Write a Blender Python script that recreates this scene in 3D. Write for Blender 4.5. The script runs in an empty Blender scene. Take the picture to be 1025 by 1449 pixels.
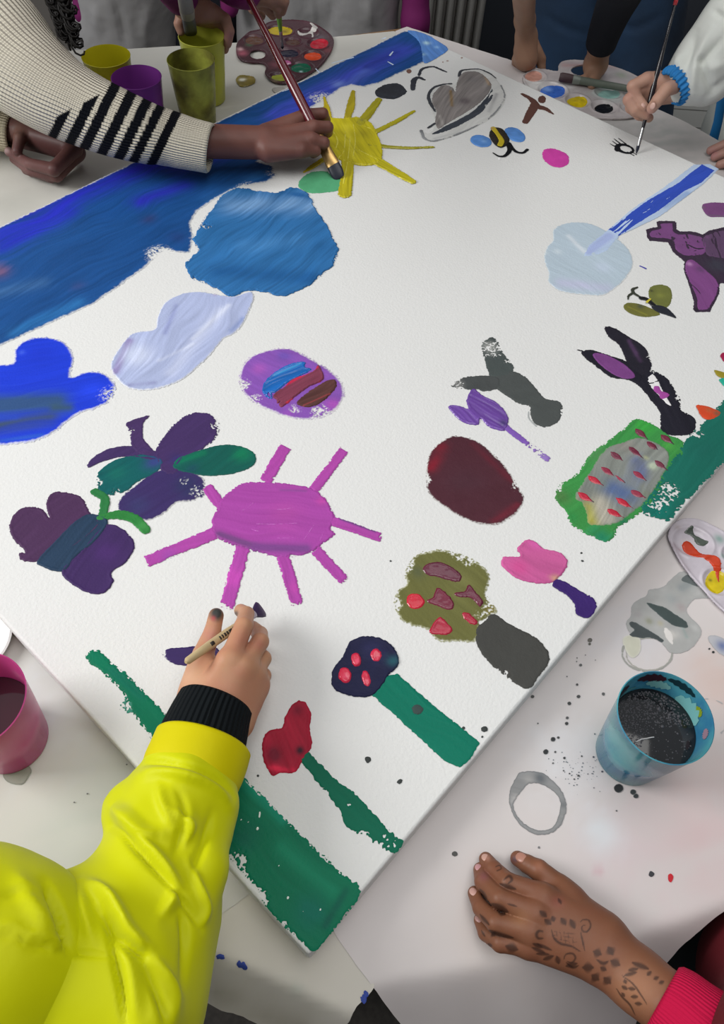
import bpy, math, random
import numpy as np
from mathutils import Vector, Matrix
random.seed(4); np.random.seed(4)
SC = bpy.context.scene
COL = SC.collection
PI = math.pi
# ------------------------------------------------------------------ camera
F_PX = 1101.88; CX, CY = 512.5, 724.5
TZ = 0.750          # table paper
CZ = 0.786          # canvas top face
CAMZ = CZ + 0.73
_n = np.array([0.04050536, 0.56750794, 0.822371]); _n /= np.linalg.norm(_n)
_f = np.array([0, 0, -1.0]); _f = _f - (_f @ _n) * _n; _f /= np.linalg.norm(_f)
_x = np.cross(_f, _n)
RW = np.array([_x, _f, _n])            # camera axes -> world axes
CAM = np.array([0, 0, CAMZ])
def P(px, py, z):
    """point of the room at height z seen at that place of the photograph"""
    d = RW @ np.array([(px - CX) / F_PX, -(py - CY) / F_PX, -1.0])
    t = (z - CAMZ) / d[2]
    return Vector(CAM + d * t)
def proj(V):
    q = (np.asarray(V, float).reshape(-1, 3) - CAM) @ RW
    return np.column_stack([CX + F_PX * q[:, 0] / -q[:, 2], CY - F_PX * q[:, 1] / -q[:, 2]])
def wp(x, y, z=None):
    return tuple(proj([[x, y, TZ if z is None else z]])[0])
def PD(px, py, dep):
    d = RW @ np.array([(px - CX) / F_PX, -(py - CY) / F_PX, -1.0])
    return Vector(CAM + d * dep)
def mpp(px, py, z):
    """metres per pixel there"""
    d = RW @ np.array([(px - CX) / F_PX, -(py - CY) / F_PX, -1.0])
    return abs((z - CAMZ) / d[2]) / F_PX
cam = bpy.data.objects.new('camera', bpy.data.cameras.new('camera'))
COL.objects.link(cam); SC.camera = cam
cam.data.sensor_fit = 'VERTICAL'; cam.data.sensor_height = 36; cam.data.sensor_width = 36
cam.data.lens = F_PX / 1449 * 36
cam.data.clip_start = 0.01
m = Matrix.Identity(4)
for i in range(3):
    for j in range(3): m[i][j] = RW[i][j]
m.translation = Vector(CAM)
cam.matrix_world = m

# ------------------------------------------------------------------ colours, materials
def lin(c):
    c = c / 255.0
    return c / 12.92 if c <= 0.04045 else ((c + 0.055) / 1.055) ** 2.4
def hexc(h):
    h = h.lstrip('#')
    return np.array([lin(int(h[i:i + 2], 16)) for i in (0, 2, 4)])
def mat(name, color='ffffff', rough=0.5, attr=False, bump=0, bscale=200, spec=0.5, coat=0, trans=0, metal=0,
        sub=0, subr=(0.01, 0.004, 0.002), emit=0, alpha=1, bdetail=3, bdist=0.001, var=0, vscale=20, sheen=0, ior=1.45, vcol=None):
    m = bpy.data.materials.new(name); m.use_nodes = True
    nt = m.node_tree; b = nt.nodes['Principled BSDF']
    c = hexc(color)
    b.inputs['Base Color'].default_value = (*c, 1)
    b.inputs['Roughness'].default_value = rough
    b.inputs['Specular IOR Level'].default_value = spec
    b.inputs['Metallic'].default_value = metal
    b.inputs['Coat Weight'].default_value = coat
    b.inputs['Transmission Weight'].default_value = trans
    b.inputs['IOR'].default_value = ior
    b.inputs['Alpha'].default_value = alpha
    b.inputs['Sheen Weight'].default_value = sheen
    if sub:
        b.inputs['Subsurface Weight'].default_value = sub
        b.inputs['Subsurface Radius'].default_value = subr
        b.inputs['Subsurface Scale'].default_value = 1
    src = None
    if attr:
        a = nt.nodes.new('ShaderNodeAttribute'); a.attribute_name = 'Col'
        nt.links.new(a.outputs['Color'], b.inputs['Base Color']); src = a.outputs['Color']
    if var:
        tc = nt.nodes.new('ShaderNodeTexCoord')
        n = nt.nodes.new('ShaderNodeTexNoise'); n.inputs['Scale'].default_value = vscale; n.inputs['Detail'].default_value = 6
        nt.links.new(tc.outputs['Object'], n.inputs['Vector'])
        mx = nt.nodes.new('ShaderNodeMix'); mx.data_type = 'RGBA'
        rr = nt.nodes.new('ShaderNodeMapRange'); rr.inputs[1].default_value = 0.35; rr.inputs[2].default_value = 0.65
        nt.links.new(n.outputs['Fac'], rr.inputs[0])
        nt.links.new(rr.outputs[0], mx.inputs['Factor'])
        c2 = hexc(vcol) if vcol else c * (1 - var)
        mx.inputs[7].default_value = (*c2, 1)
        if src: nt.links.new(src, mx.inputs[6])
        else: mx.inputs[6].default_value = (*c, 1)
        nt.links.new(mx.outputs[2], b.inputs['Base Color'])
    if bump:
        tc = nt.nodes.new('ShaderNodeTexCoord')
        n = nt.nodes.new('ShaderNodeTexNoise'); n.inputs['Scale'].default_value = bscale; n.inputs['Detail'].default_value = bdetail
        nt.links.new(tc.outputs['Object'], n.inputs['Vector'])
        bp = nt.nodes.new('ShaderNodeBump'); bp.inputs['Strength'].default_value = bump; bp.inputs['Distance'].default_value = bdist
        nt.links.new(n.outputs['Fac'], bp.inputs['Height'])
        nt.links.new(bp.outputs['Normal'], b.inputs['Normal'])
    return m

# ------------------------------------------------------------------ objects
def tag(o, label=None, cat=None, group=None, kind=None):
    if label: o['label'] = label
    if cat: o['category'] = cat
    if group: o['group'] = group
    if kind: o['kind'] = kind
    return o
def empty(name, loc, label, cat, group=None):
    o = bpy.data.objects.new(name, None); COL.objects.link(o); o.location = loc
    o.empty_display_size = 0.05
    return tag(o, label, cat, group)
def link(name, me, m=None, parent=None, smooth=True):
    o = bpy.data.objects.new(name, me); COL.objects.link(o)
    if m: me.materials.append(m)
    if parent:
        o.parent = parent
        o.matrix_parent_inverse = Matrix.Translation(-parent.location) if parent.type == 'EMPTY' else Matrix.Identity(4)
    if smooth and len(me.polygons):
        me.polygons.foreach_set('use_smooth', [True] * len(me.polygons))
    return o
def mesh(name, verts, faces, m=None, parent=None, smooth=True, cols=None, uvs=None):
    me = bpy.data.meshes.new(name)
    if isinstance(verts, np.ndarray): verts = verts.tolist()
    me.from_pydata([tuple(v) for v in verts], [], faces)
    me.validate(); me.update()
    if cols is not None:
        a = me.color_attributes.new('Col', 'FLOAT_COLOR', 'POINT')
        c4 = np.ones((len(verts), 4)); c4[:, :3] = cols
        a.data.foreach_set('color', c4.astype(np.float32).ravel())
    if uvs is not None:
        a = me.attributes.new('UVv', 'FLOAT_VECTOR', 'POINT')
        u3 = np.zeros((len(verts), 3)); u3[:, :2] = uvs
        a.data.foreach_set('vector', u3.astype(np.float32).ravel())
    return link(name, me, m, parent, smooth)
def joinparts(lst):
    V = []; Fc = []
    for v, f in lst:
        o = len(V); V += [tuple(x) for x in v]; Fc += [tuple(i + o for i in q) for q in f]
    return V, Fc
def auto_smooth(o, ang=40):
    me = o.data
    a = math.radians(ang)
    import bmesh
    bm = bmesh.new(); bm.from_mesh(me)
    for e in bm.edges:
        if len(e.link_faces) == 2 and e.calc_face_angle(0) > a: e.smooth = False
    bm.to_mesh(me); bm.free()
    return o

# ------------------------------------------------------------------ noise
def _h(ix, iy, s):
    n = (ix.astype(np.int64) * 374761393 + iy.astype(np.int64) * 668265263 + s * 974711) & 0xffffffff
    n = ((n ^ (n >> 13)) * 1274126177) & 0xffffffff
    return ((n ^ (n >> 16)) & 0xffff) / 65535.0
def vn(x, y, s=0):
    ix = np.floor(x); iy = np.floor(y); fx = x - ix; fy = y - iy
    fx = fx * fx * (3 - 2 * fx); fy = fy * fy * (3 - 2 * fy)
    a = _h(ix, iy, s); b = _h(ix + 1, iy, s); c = _h(ix, iy + 1, s); d = _h(ix + 1, iy + 1, s)
    return (a * (1 - fx) + b * fx) * (1 - fy) + (c * (1 - fx) + d * fx) * fy
def fbm(x, y, s=0, o=3):
    t = 0; a = 0.5; w = 0
    for i in range(o):
        t = t + a * vn(x * 2 ** i + 17.3 * i, y * 2 ** i - 9.1 * i, s + i); w += a; a *= 0.55
    return t / w

# ------------------------------------------------------------------ flat shapes: signed distance, inside positive
def smooth_closed(pts, sub=6):
    n = len(pts); out = []
    for i in range(n):
        p0, p1, p2, p3 = [np.array(pts[(i + k - 1) % n][:2], float) for k in range(4)]
        for j in range(sub):
            t = j / sub
            out.append(0.5 * ((2 * p1) + (-p0 + p2) * t + (2 * p0 - 5 * p1 + 4 * p2 - p3) * t * t + (-p0 + 3 * p1 - 3 * p2 + p3) * t ** 3))
    return np.array(out)
def smooth_open(pts, sub=6):
    pts = [np.array(p, float) for p in pts]
    if len(pts) < 3: return np.array(pts)
    P_ = [2 * pts[0] - pts[1]] + pts + [2 * pts[-1] - pts[-2]]
    out = []
    for i in range(len(pts) - 1):
        p0, p1, p2, p3 = P_[i:i + 4]
        for j in range(sub):
            t = j / sub
            out.append(0.5 * ((2 * p1) + (-p0 + p2) * t + (2 * p0 - 5 * p1 + 4 * p2 - p3) * t * t + (-p0 + 3 * p1 - 3 * p2 + p3) * t ** 3))
    out.append(pts[-1])
    return np.array(out)
def sd_poly(X, Y, poly):
    d = np.full(X.shape, 1e9); ins = np.zeros(X.shape, bool)
    n = len(poly)
    for i in range(n):
        ax, ay = poly[i]; bx, by = poly[(i + 1) % n]
        ex, ey = bx - ax, by - ay
        L = ex * ex + ey * ey
        if L < 1e-14: continue
        t = np.clip(((X - ax) * ex + (Y - ay) * ey) / L, 0, 1)
        d = np.minimum(d, (X - ax - t * ex) ** 2 + (Y - ay - t * ey) ** 2)
        if ay != by:
            c = ((ay > Y) != (by > Y)) & (X < (bx - ax) * (Y - ay) / (by - ay) + ax)
            ins ^= c
    d = np.sqrt(d)
    return np.where(ins, d, -d)
def sd_stroke(X, Y, pts):
    best = np.full(X.shape, -1e9)
    for i in range(len(pts) - 1):
        ax, ay, ar = pts[i]; bx, by, br = pts[i + 1]
        ex, ey = bx - ax, by - ay; L = ex * ex + ey * ey + 1e-14
        t = np.clip(((X - ax) * ex + (Y - ay) * ey) / L, 0, 1)
        best = np.maximum(best, ar + (br - ar) * t - np.hypot(X - ax - t * ex, Y - ay - t * ey))
    return best
def px2w(pts, z): return np.array([list(P(p[0], p[1], z))[:2] for p in pts])
def prep(shapes, z):
    """shapes in photograph pixels -> shapes lying on the plane z"""
    out = []
    for s in shapes:
        k, pts = s[0], s[1]
        if k == 'p': out.append(('p', px2w(smooth_closed(pts), z)))
        elif k == 'P': out.append(('p', px2w(pts, z)))
        elif k == 'e':
            x, y, rx, ry = pts[:4]; a0 = math.radians(pts[4]) if len(pts) > 4 else 0
            q = [(x + rx * math.cos(t) * math.cos(a0) - ry * math.sin(t) * math.sin(a0), y + rx * math.cos(t) * math.sin(a0) + ry * math.sin(t) * math.cos(a0)) for t in np.linspace(0, 2 * PI, 28, endpoint=False)]
            out.append(('p', px2w(q, z)))
        elif k == 's':
            q = smooth_open([(p[0], p[1], p[2] / 2) for p in pts], 5)
            w = px2w(q, z)
            r = np.array([q[i][2] * mpp(q[i][0], q[i][1], z) * 1.08 for i in range(len(q))])
            out.append(('s', np.column_stack([w, r])))
    return out
def field(shp, X, Y):
    f = np.full(X.shape, -1e9)
    for k, q in shp:
        f = np.maximum(f, sd_poly(X, Y, q) if k == 'p' else sd_stroke(X, Y, q))
    return f
def march(F, X, Y):
    """marching squares -> vertex arrays (x, y, f) and faces"""
    ny, nx = F.shape
    ins = F > 0
    idx = -np.ones(F.shape, np.int64); n = ins.sum(); idx[ins] = np.arange(n)
    vx = [X[ins]]; vy = [Y[ins]]; vf = [F[ins]]
    hc = ins[:, :-1] != ins[:, 1:]; hi = -np.ones(hc.shape, np.int64); k = hc.sum(); hi[hc] = n + np.arange(k); n += k
    a, b = F[:, :-1][hc], F[:, 1:][hc]; t = a / (a - b)
    vx.append(X[:, :-1][hc] * (1 - t) + X[:, 1:][hc] * t); vy.append(Y[:, :-1][hc]); vf.append(np.zeros(k))
    vc = ins[:-1, :] != ins[1:, :]; vi = -np.ones(vc.shape, np.int64); k = vc.sum(); vi[vc] = n + np.arange(k); n += k
    a, b = F[:-1, :][vc], F[1:, :][vc]; t = a / (a - b)
    vx.append(X[:-1, :][vc]); vy.append(Y[:-1, :][vc] * (1 - t) + Y[1:, :][vc] * t); vf.append(np.zeros(k))
    VX, VY, VF = map(np.concatenate, (vx, vy, vf))
    code = ins[:-1, :-1] * 1 + ins[:-1, 1:] * 2 + ins[1:, 1:] * 4 + ins[1:, :-1] * 8
    j, i = np.nonzero(code == 15)
    faces = np.column_stack([idx[j, i], idx[j, i + 1], idx[j + 1, i + 1], idx[j + 1, i]]).tolist()
    j, i = np.nonzero((code > 0) & (code < 15))
    for jj, ii in zip(j.tolist(), i.tolist()):
        c = int(code[jj, ii])
        cs = [idx[jj, ii], idx[jj, ii + 1], idx[jj + 1, ii + 1], idx[jj + 1, ii]]
        es = [hi[jj, ii], vi[jj, ii + 1], hi[jj + 1, ii], vi[jj, ii]]
        if c in (5, 10):
            for q in range(4):
                if c >> q & 1: faces.append([int(es[q - 1]), int(cs[q]), int(es[q])])
            continue
        f = []
        for q in range(4):
            if c >> q & 1: f.append(int(cs[q]))
            if (c >> q & 1) != (c >> ((q + 1) % 4) & 1): f.append(int(es[q]))
        if len(f) > 2: faces.append(f)
    return VX, VY, VF, faces
def segd(VX, VY, b, z):
    """gaussian weight of a colour blob: (x,y,r,...) or (x0,y0,x1,y1,r,...) in photograph pixels"""
    if isinstance(b[3], str):
        x, y, r = b[:3]; hx, a = b[3], (b[4] if len(b) > 4 else 1)
        c = P(x, y, z); R = r * mpp(x, y, z)
        d2 = (VX - c.x) ** 2 + (VY - c.y) ** 2
    else:
        x0, y0, x1, y1, r = b[:5]; hx, a = b[5], (b[6] if len(b) > 6 else 1)
        p, q = P(x0, y0, z), P(x1, y1, z); R = r * mpp(x0, y0, z)
        ex, ey = q.x - p.x, q.y - p.y; L = ex * ex + ey * ey + 1e-12
        t = np.clip(((VX - p.x) * ex + (VY - p.y) * ey) / L, 0, 1)
        d2 = (VX - p.x - t * ex) ** 2 + (VY - p.y - t * ey) ** 2
    return np.exp(-d2 / (2 * (R * 0.6) ** 2)) * a, hexc(hx)
_seed = [0]
def paint(name, parent, shapes, col, amp=0.8, grain=2.2, blobs=(), streak=None, sk=0.10, layer=1, res=1.05, z=None, thick=0.5,
          dry=(), soft=0, softcol='e6e6e2', m=None, label=None, crop=None, rim=0.0, zf=None, lift=0.0001, glob=0.35, kind=None, cutout=(), halo=0):
    """a patch of paint with its own thickness and ragged edge; amp/grain/res/thick in mm"""
    z = CZ if z is None else z
    _seed[0] += 7; sd = _seed[0]
    if crop:
        ox, oy, s = crop
        def cv(p): return tuple([ox + p[0] / s, oy + p[1] / s] + [v / s for v in p[2:]])
        def ce(p): return (ox + p[0] / s, oy + p[1] / s, p[2] / s, p[3] / s) + tuple(p[4:])
        def cvs(S): return [(k, ce(q)) if k == 'e' else (k, [cv(p) for p in q]) for k, q in S]
        shapes = cvs(shapes); cutout = cvs(cutout)
        nb = []
        for b in blobs:
            if isinstance(b[3], str): nb.append((ox + b[0] / s, oy + b[1] / s, b[2] / s) + tuple(b[3:]))
            else: nb.append((ox + b[0] / s, oy + b[1] / s, ox + b[2] / s, oy + b[3] / s, b[4] / s) + tuple(b[5:]))
        blobs = nb
        dry = [(ox + b[0] / s, oy + b[1] / s, b[2] / s) + tuple(b[3:]) for b in dry]
    shp = prep(shapes, z)
    A = np.concatenate([q[:, :2] for k, q in shp]); rad = max([q[:, 2].max() for k, q in shp if k == 's'] + [0])
    r = res / 1000; mg = rad + 0.006
    x0, y0 = A.min(0) - mg; x1, y1 = A.max(0) + mg
    X, Y = np.meshgrid(np.arange(x0, x1, r), np.arange(y0, y1, r))
    D = field(shp, X, Y)
    if cutout:
        D = np.minimum(D, -field(prep(cutout, z), X, Y))
    F = np.minimum(D, 0.006)
    F = F + (fbm(X / grain * 1000, Y / grain * 1000, sd, 3) - 0.5) * 2 * amp / 1000
    F = F + (fbm(X * 60, Y * 60, sd + 3, 2) - 0.5) * 2 * amp / 1000 * 0.7
    F = F + (vn(X * 480, Y * 480, sd + 21) - 0.5) * 2 * min(amp, 1.2) / 1000 * 0.75
    if dry:
        fine = fbm(X * 560, Y * 560, sd + 5, 2)
        for b in dry:
            c = P(b[0], b[1], z); R = b[2] * mpp(b[0], b[1], z); a = (b[3] if len(b) > 3 else 1)
            g = np.exp(-((X - c.x) ** 2 + (Y - c.y) ** 2) / (2 * (R * 0.6) ** 2))
            F = np.where(g > .08, np.minimum(F, .0034), F) - 0.024 * a * g * np.clip(fine - 0.36, 0, 1)
    if halo:
        hw = halo / 1000 * (.35 + 1.3 * fbm(X * 22, Y * 22, sd + 31, 2)); t = np.clip((D + hw) / hw, 0, 1)
        sp = fbm(X * 620, Y * 620, sd + 33, 2)
        F = np.where(D < 0, np.maximum(F, (t * .66 - sp) * .004), F)
    VX, VY, VF, faces = march(F, X, Y)
    if not faces: return None
    base = hexc(col)
    C = np.tile(base, (len(VX), 1))
    if streak is not None:
        # direction of the brush in the photograph -> on the plane
        (sx, sy) = shapes[0][1][0][:2] if shapes[0][0] != 'e' else shapes[0][1][:2]
        p, q = P(sx, sy, z), P(sx + 50 * math.cos(math.radians(streak)), sy + 50 * math.sin(math.radians(streak)), z)
        a = math.atan2(q.y - p.y, q.x - p.x)
    else: a = 0.3
    U = VX * math.cos(a) + VY * math.sin(a); W = -VX * math.sin(a) + VY * math.cos(a)
    wob = (fbm(VX * 14, VY * 14, sd + 9, 2) - 0.5) * 0.03
    st = fbm(U * (18 if streak is not None else 90), (W + wob) * (260 if streak is not None else 90), sd + 11, 3)
    st2 = fbm(U * 7, (W + wob) * 60, sd + 12, 2)
    for b in blobs:
        w, hc = segd(VX, VY, b, z)
        w = np.clip(w * (1 + glob * (st2 - 0.5) * 4) + (w > 0.03) * (w < 0.97) * (st - 0.5) * 0.35, 0, 1)[:, None]
        C = C * (1 - w) + hc * w
    C = C * (1 + (st - 0.5)[:, None] * 2 * sk + (st2 - 0.5)[:, None] * sk)
    if soft:
        w = np.clip(1 - VF / (soft / 1000) + (st - 0.5) * 0.5, 0, 1)[:, None] ** 1.2 * 0.85
        C = C * (1 - w) + hexc(softcol) * w
    C = np.clip(C, 0.001, 1)
    e = np.clip(VF / 0.0016, 0, 1)
    ridge = np.exp(-((VF - 0.0016) / 0.0010) ** 2) * rim / 1000
    Z = z + lift + layer * 0.00022 + e * (thick / 1000) * (0.25 + 1.1 * st + 0.4 * st2) + ridge
    if zf is not None: Z = Z + zf(VX, VY)
    o = mesh(name, np.column_stack([VX, VY, Z]), faces, m or M_PAINT, parent, cols=C)
    if label: o['label'] = label
    if kind: o['kind'] = kind
    return o

M_PAINT = mat('dried_paint', rough=0.5, attr=True, bump=0.35, bscale=420, spec=0.15)
M_WET = mat('wet_paint', rough=0.2, attr=True, bump=0.15, bscale=200, spec=0.4, coat=0.25)
M_CANVAS = mat('canvas_cloth', 'dbdbd9', rough=0.85, bump=0.55, bscale=330, bdetail=4, spec=0.15)
# ================================================================== the canvas
def rounded_slab(corners, z0, z1, r=0.003, seg=3):
    """convex outline (list of xy, any order of turn) as a slab with rounded upper edge and corners"""
    c = [np.array(p, float) for p in corners]
    ctr = sum(c) / len(c)
    def ring(inset, z):
        out = []
        n = len(c)
        for i in range(n):
            p, q, s = c[i - 1], c[i], c[(i + 1) % n]
            u = (p - q) / np.linalg.norm(p - q); v = (s - q) / np.linalg.norm(s - q)
            cosA = u @ v; sinA = math.sqrt(1 - cosA ** 2)
            R = 0.004
            for k in range(5):
                t = k / 4
                a = q + u * R * (1 - t) ** 2 + v * R * t ** 2
                a = a + (u + v) / sinA * inset
                out.append((a[0], a[1], z))
        return out
    rings = [ring(0, z0), ring(0, z1 - r)]
    for k in range(1, seg + 1):
        a = PI / 2 * k / seg
        rings.append(ring(r * (1 - math.cos(a)), z1 - r + r * math.sin(a)))
    n = len(rings[0]); V = [v for R_ in rings for v in R_]; Fc = []
    for j in range(len(rings) - 1):
        for i in range(n):
            Fc.append((j * n + i, j * n + (i + 1) % n, (j + 1) * n + (i + 1) % n, (j + 1) * n + i))
    Fc.append(tuple(range(n))[::-1]); Fc.append(tuple((len(rings) - 1) * n + i for i in range(n)))
    return V, Fc
QL, QN, QR, QF = [P(*p, CZ) for p in [(-349, 490.6), (437, 1352), (1268, 362.6), (575, 41)]]
V, Fc = rounded_slab([q.xy for q in (QL, QN, QR, QF)], TZ + 0.002, CZ)
canvas = mesh('painting_canvas', V, Fc, M_CANVAS, smooth=True); auto_smooth(canvas, 50)
for p_ in canvas.data.polygons:
    if len(p_.vertices) > 4: p_.use_smooth = False
tag(canvas, 'large white stretched canvas covered with children\'s painted suns, clouds, flowers and animals', 'canvas')

def cp(name, shapes, col, **k):
    par = k.pop('parent', canvas)
    return paint(name, par, shapes, col, **k)
A1 = (0, 560, 2.5625); A5 = (0, 230, 2.5625); A2 = (230, 0, 3.015); A3 = (540, 0, 3.015); B5 = (580, 60, 5.694)
A7 = (700, 230, 3.154); C7 = (780, 560, 4.184); A8 = (560, 450, 3.015); C8 = (440, 740, 2.847); B8 = (900, 450, 7.626)
D3 = (870, 270, 6.613); D4 = (850, 60, 5.857); E1 = (320, 470, 5.125); G6 = (280, 600, 3.66); R1 = (200, 820, 2.847); Y5 = (340, 120, 5.694)
SK = -26
# sky
sky = cp('painted_sky', [('P', [(-347, 489), (0, 322), (340, 158), (573, 44), (590, 46), (612, 52), (600, 88), (585, 95), (560, 106), (540, 116), (515, 123), (497, 120),
        (482, 124), (462, 140), (440, 152), (425, 185), (400, 205), (363, 229), (386, 235), (392, 249), (376, 258), (350, 262), (325, 270), (300, 284), (279, 298), (268, 316), (274, 336), (268, 357),
        (250, 357), (232, 352), (203, 380), (137, 427), (78, 454), (0, 489), (-100, 540), (-256, 590)])], '1c4c88', halo=3, amp=1.4, grain=4, streak=SK, sk=0.22, res=1.7, thick=0.4, soft=2.5,
    blobs=[(-200, 400, 300, 195, 34, '2a2fb8'), (0, 345, 90, 300, 26, '262fb4', .9), (150, 300, 260, 250, 25, '1d4f92'), (200, 285, 260, 262, 18, '2c34b2', .9), (250, 240, 330, 215, 20, '3340b4', .8),
           (300, 285, 370, 245, 14, '2a5f9c'), (400, 165, 570, 70, 28, '3d4cb8'), (430, 170, 520, 100, 10, '5068bc', .7), (520, 95, 560, 75, 9, '2f3f9a', .8), (0, 385, 16, '6a5478', .9),
           (-20, 420, 60, 400, 16, '3c6494', .6), (20, 470, 110, 430, 14, '2968a4', .8), (210, 310, 14, '2c3c6c', .7), (250, 335, 16, '24386e', .7), (110, 405, 12, '3a4474', .5), (480, 120, 12, '7a94d4', .5)],
    dry=[(225, 360, 18, 1.3), (395, 245, 20, .5), (455, 140, 18, 1.0), (350, 268, 16, 1.0), (285, 335, 14, 1.2)], label='broad blue band of painted sky')
cp('painted_sky_daub', [('p', [(577, 44), (600, 48), (622, 60), (634, 70), (622, 80), (601, 90), (597, 72), (592, 58)])], '5d8fd8', amp=1.0, layer=3, streak=60, sk=.25,  # daub of pale blue pigment at the end of the sky
   blobs=[(604, 62, 6, 'b4daf0'), (599, 78, 5, 'a8d4f0'), (618, 68, 4, '86b4e8')], thick=.8, m=M_WET, parent=sky, label='light blue daub at the canvas corner')
for q in [((447, 98), (452, 103)), ((549, 88), (556, 92)), ((556, 74), (552, 79)), ((400, 130), (412, 126)), ((540, 56), (546, 54)), ((470, 90), (500, 82))]:
    cp('white_fleck', [('s', [(*q[0], 1.6), (*q[1], 2.4)])], 'cfe0f4', layer=4, amp=.4, res=1.0, parent=sky, m=M_WET)
# blue cloud
cp('painted_cloud', [('p', [(288, 312), (300, 296), (318, 275), (345, 267), (372, 272), (398, 272), (416, 266), (440, 278), (447, 298), (462, 318), (470, 335), (478, 352), (471, 375), (452, 392), (430, 408),
    (400, 419), (372, 413), (352, 411), (330, 419), (310, 413), (292, 402), (270, 393), (265, 372), (281, 356), (275, 340)])], '2f6aa2', halo=1.4, amp=3.0, grain=9, streak=-35, sk=.28, thick=1.3, layer=2, rim=.5,
    blobs=[(330, 290, 430, 290, 24, '6b93bf', .9), (300, 330, 22, '2c68a0'), (310, 385, 440, 395, 20, '22588f', .8), (350, 350, 420, 340, 20, '3f78ae', .7), (395, 272, 440, 280, 6, '2b6099'), (455, 350, 14, '2a649c')],
    dry=[(292, 320, 9, 1), (275, 395, 8, .7)], label='mid blue cloud with thick brush marks')
cp('painted_cloud', [('p', [(730, 470), (800, 482), (850, 486), (910, 470), (918, 500), (884, 580), (850, 620), (810, 640), (760, 700), (690, 765), (640, 797), (560, 822), (480, 822), (430, 790), (402, 740), (430, 680), (480, 622),
    (560, 606), (572, 560), (600, 510), (660, 478)])], 'aab4d6', halo=1.6, crop=A5, amp=.7, streak=-48, sk=.16, thick=.7, rim=.4, soft=2,
    blobs=[(470, 650, 420, 760, 18, '8f86b4', .9), (500, 700, 60, 'c3cbe4'), (620, 760, 800, 540, 30, 'bcc4e0'), (600, 620, 640, 520, 12, '9098c4', .8), (700, 640, 830, 520, 12, 'd0d6ea', .7), (580, 720, 700, 660, 10, 'd0d6ea', .6),
           (840, 610, 880, 570, 14, '8a98c4'), (470, 810, 560, 800, 12, '8d90b8', .8), (780, 480, 10, '9888b0', .7)], label='pale lilac cloud painted in long strokes')
cp('painted_cloud', [('p', [(-150, 800), (-60, 745), (0, 735), (50, 728), (58, 680), (90, 650), (150, 635), (210, 645), (245, 667), (265, 715), (256, 778), (320, 760), (380, 768), (416, 810), (402, 860), (350, 890), (290, 908), (240, 940),
    (200, 975), (130, 1008), (70, 1018), (0, 1022), (-80, 1000), (-150, 930)])], '1f3ccc', halo=3.2, crop=A5, amp=.9, streak=-10, sk=.13, soft=2.5, rim=.3, res=1.2,
    blobs=[(-60, 880, 200, 870, 60, '32507e', .9), (0, 960, 180, 930, 40, '3a4c68', .9), (0, 1010, 150, 990, 12, '2a52c0', .8), (-40, 930, 60, 925, 12, '2a48b4', .8), (200, 890, 250, 890, 24, '38546a', .9), (150, 700, 60, '1e36c0', .6), (330, 820, 50, '2444e0', .7), (80, 690, 12, '3c5ad8', .8)],
    dry=[(395, 840, 40, .7), (215, 990, 30, .6)], label='royal blue cloud with a dull green underside')
# egg with stripes
egg = cp('painted_easter_egg', [('p', [(460, 122), (560, 168), (670, 230), (760, 290), (830, 360), (850, 430), (830, 510), (770, 580), (680, 620), (560, 630), (440, 610), (330, 570), (220, 520), (140, 450), (105, 380), (110, 290), (150, 210), (230, 160), (340, 130)])],
    '8453ac', halo=3.6, crop=E1, amp=.8, soft=2.2, streak=20, blobs=[(240, 270, 60, '9c56b0'), (420, 180, 60, '6f50a8'), (780, 520, 70, 'a850b0'), (450, 590, 50, '9252b4'), (720, 300, 50, '8a55ae')],
    dry=[(120, 380, 60, .9), (210, 490, 60, .8), (680, 580, 70, 1.0), (500, 560, 50, .7)], label='purple oval egg crossed by blue, red and brown stripes')
cp('blue_stripe', [('p', [(360, 290), (450, 238), (530, 218), (575, 225), (572, 255), (622, 272), (560, 312), (450, 370), (400, 412), (350, 450), (330, 492), (265, 462), (260, 410), (290, 350)])], '1d63b0', crop=E1, layer=2, thick=1.2, streak=-28, sk=.3, rim=.6, m=M_WET, parent=egg,
   blobs=[(350, 320, 540, 235, 10, '3f93cc', .8)], dry=[(310, 460, 40, 1)])
cp('red_stripe', [('p', [(668, 242), (700, 290), (708, 330), (690, 362), (600, 402), (520, 462), (440, 527), (398, 548), (362, 500), (345, 452), (420, 402), (480, 345), (580, 312), (640, 282)])], '7c3c50', crop=E1, layer=3, thick=1.4, streak=-32, sk=.35, rim=.6, parent=egg,
   blobs=[(430, 395, 660, 265, 12, 'c02448'), (440, 520, 690, 365, 8, 'c8384c')], dry=[(380, 510, 30, .8)])
cp('brown_stripe', [('p', [(770, 345), (805, 372), (782, 430), (700, 510), (620, 547), (545, 540), (512, 512), (590, 442), (680, 382)])], '563634', crop=E1, layer=3, thick=1.3, streak=-34, sk=.4, parent=egg, blobs=[(560, 540, 760, 450, 6, 'a04048', .7)])
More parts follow.
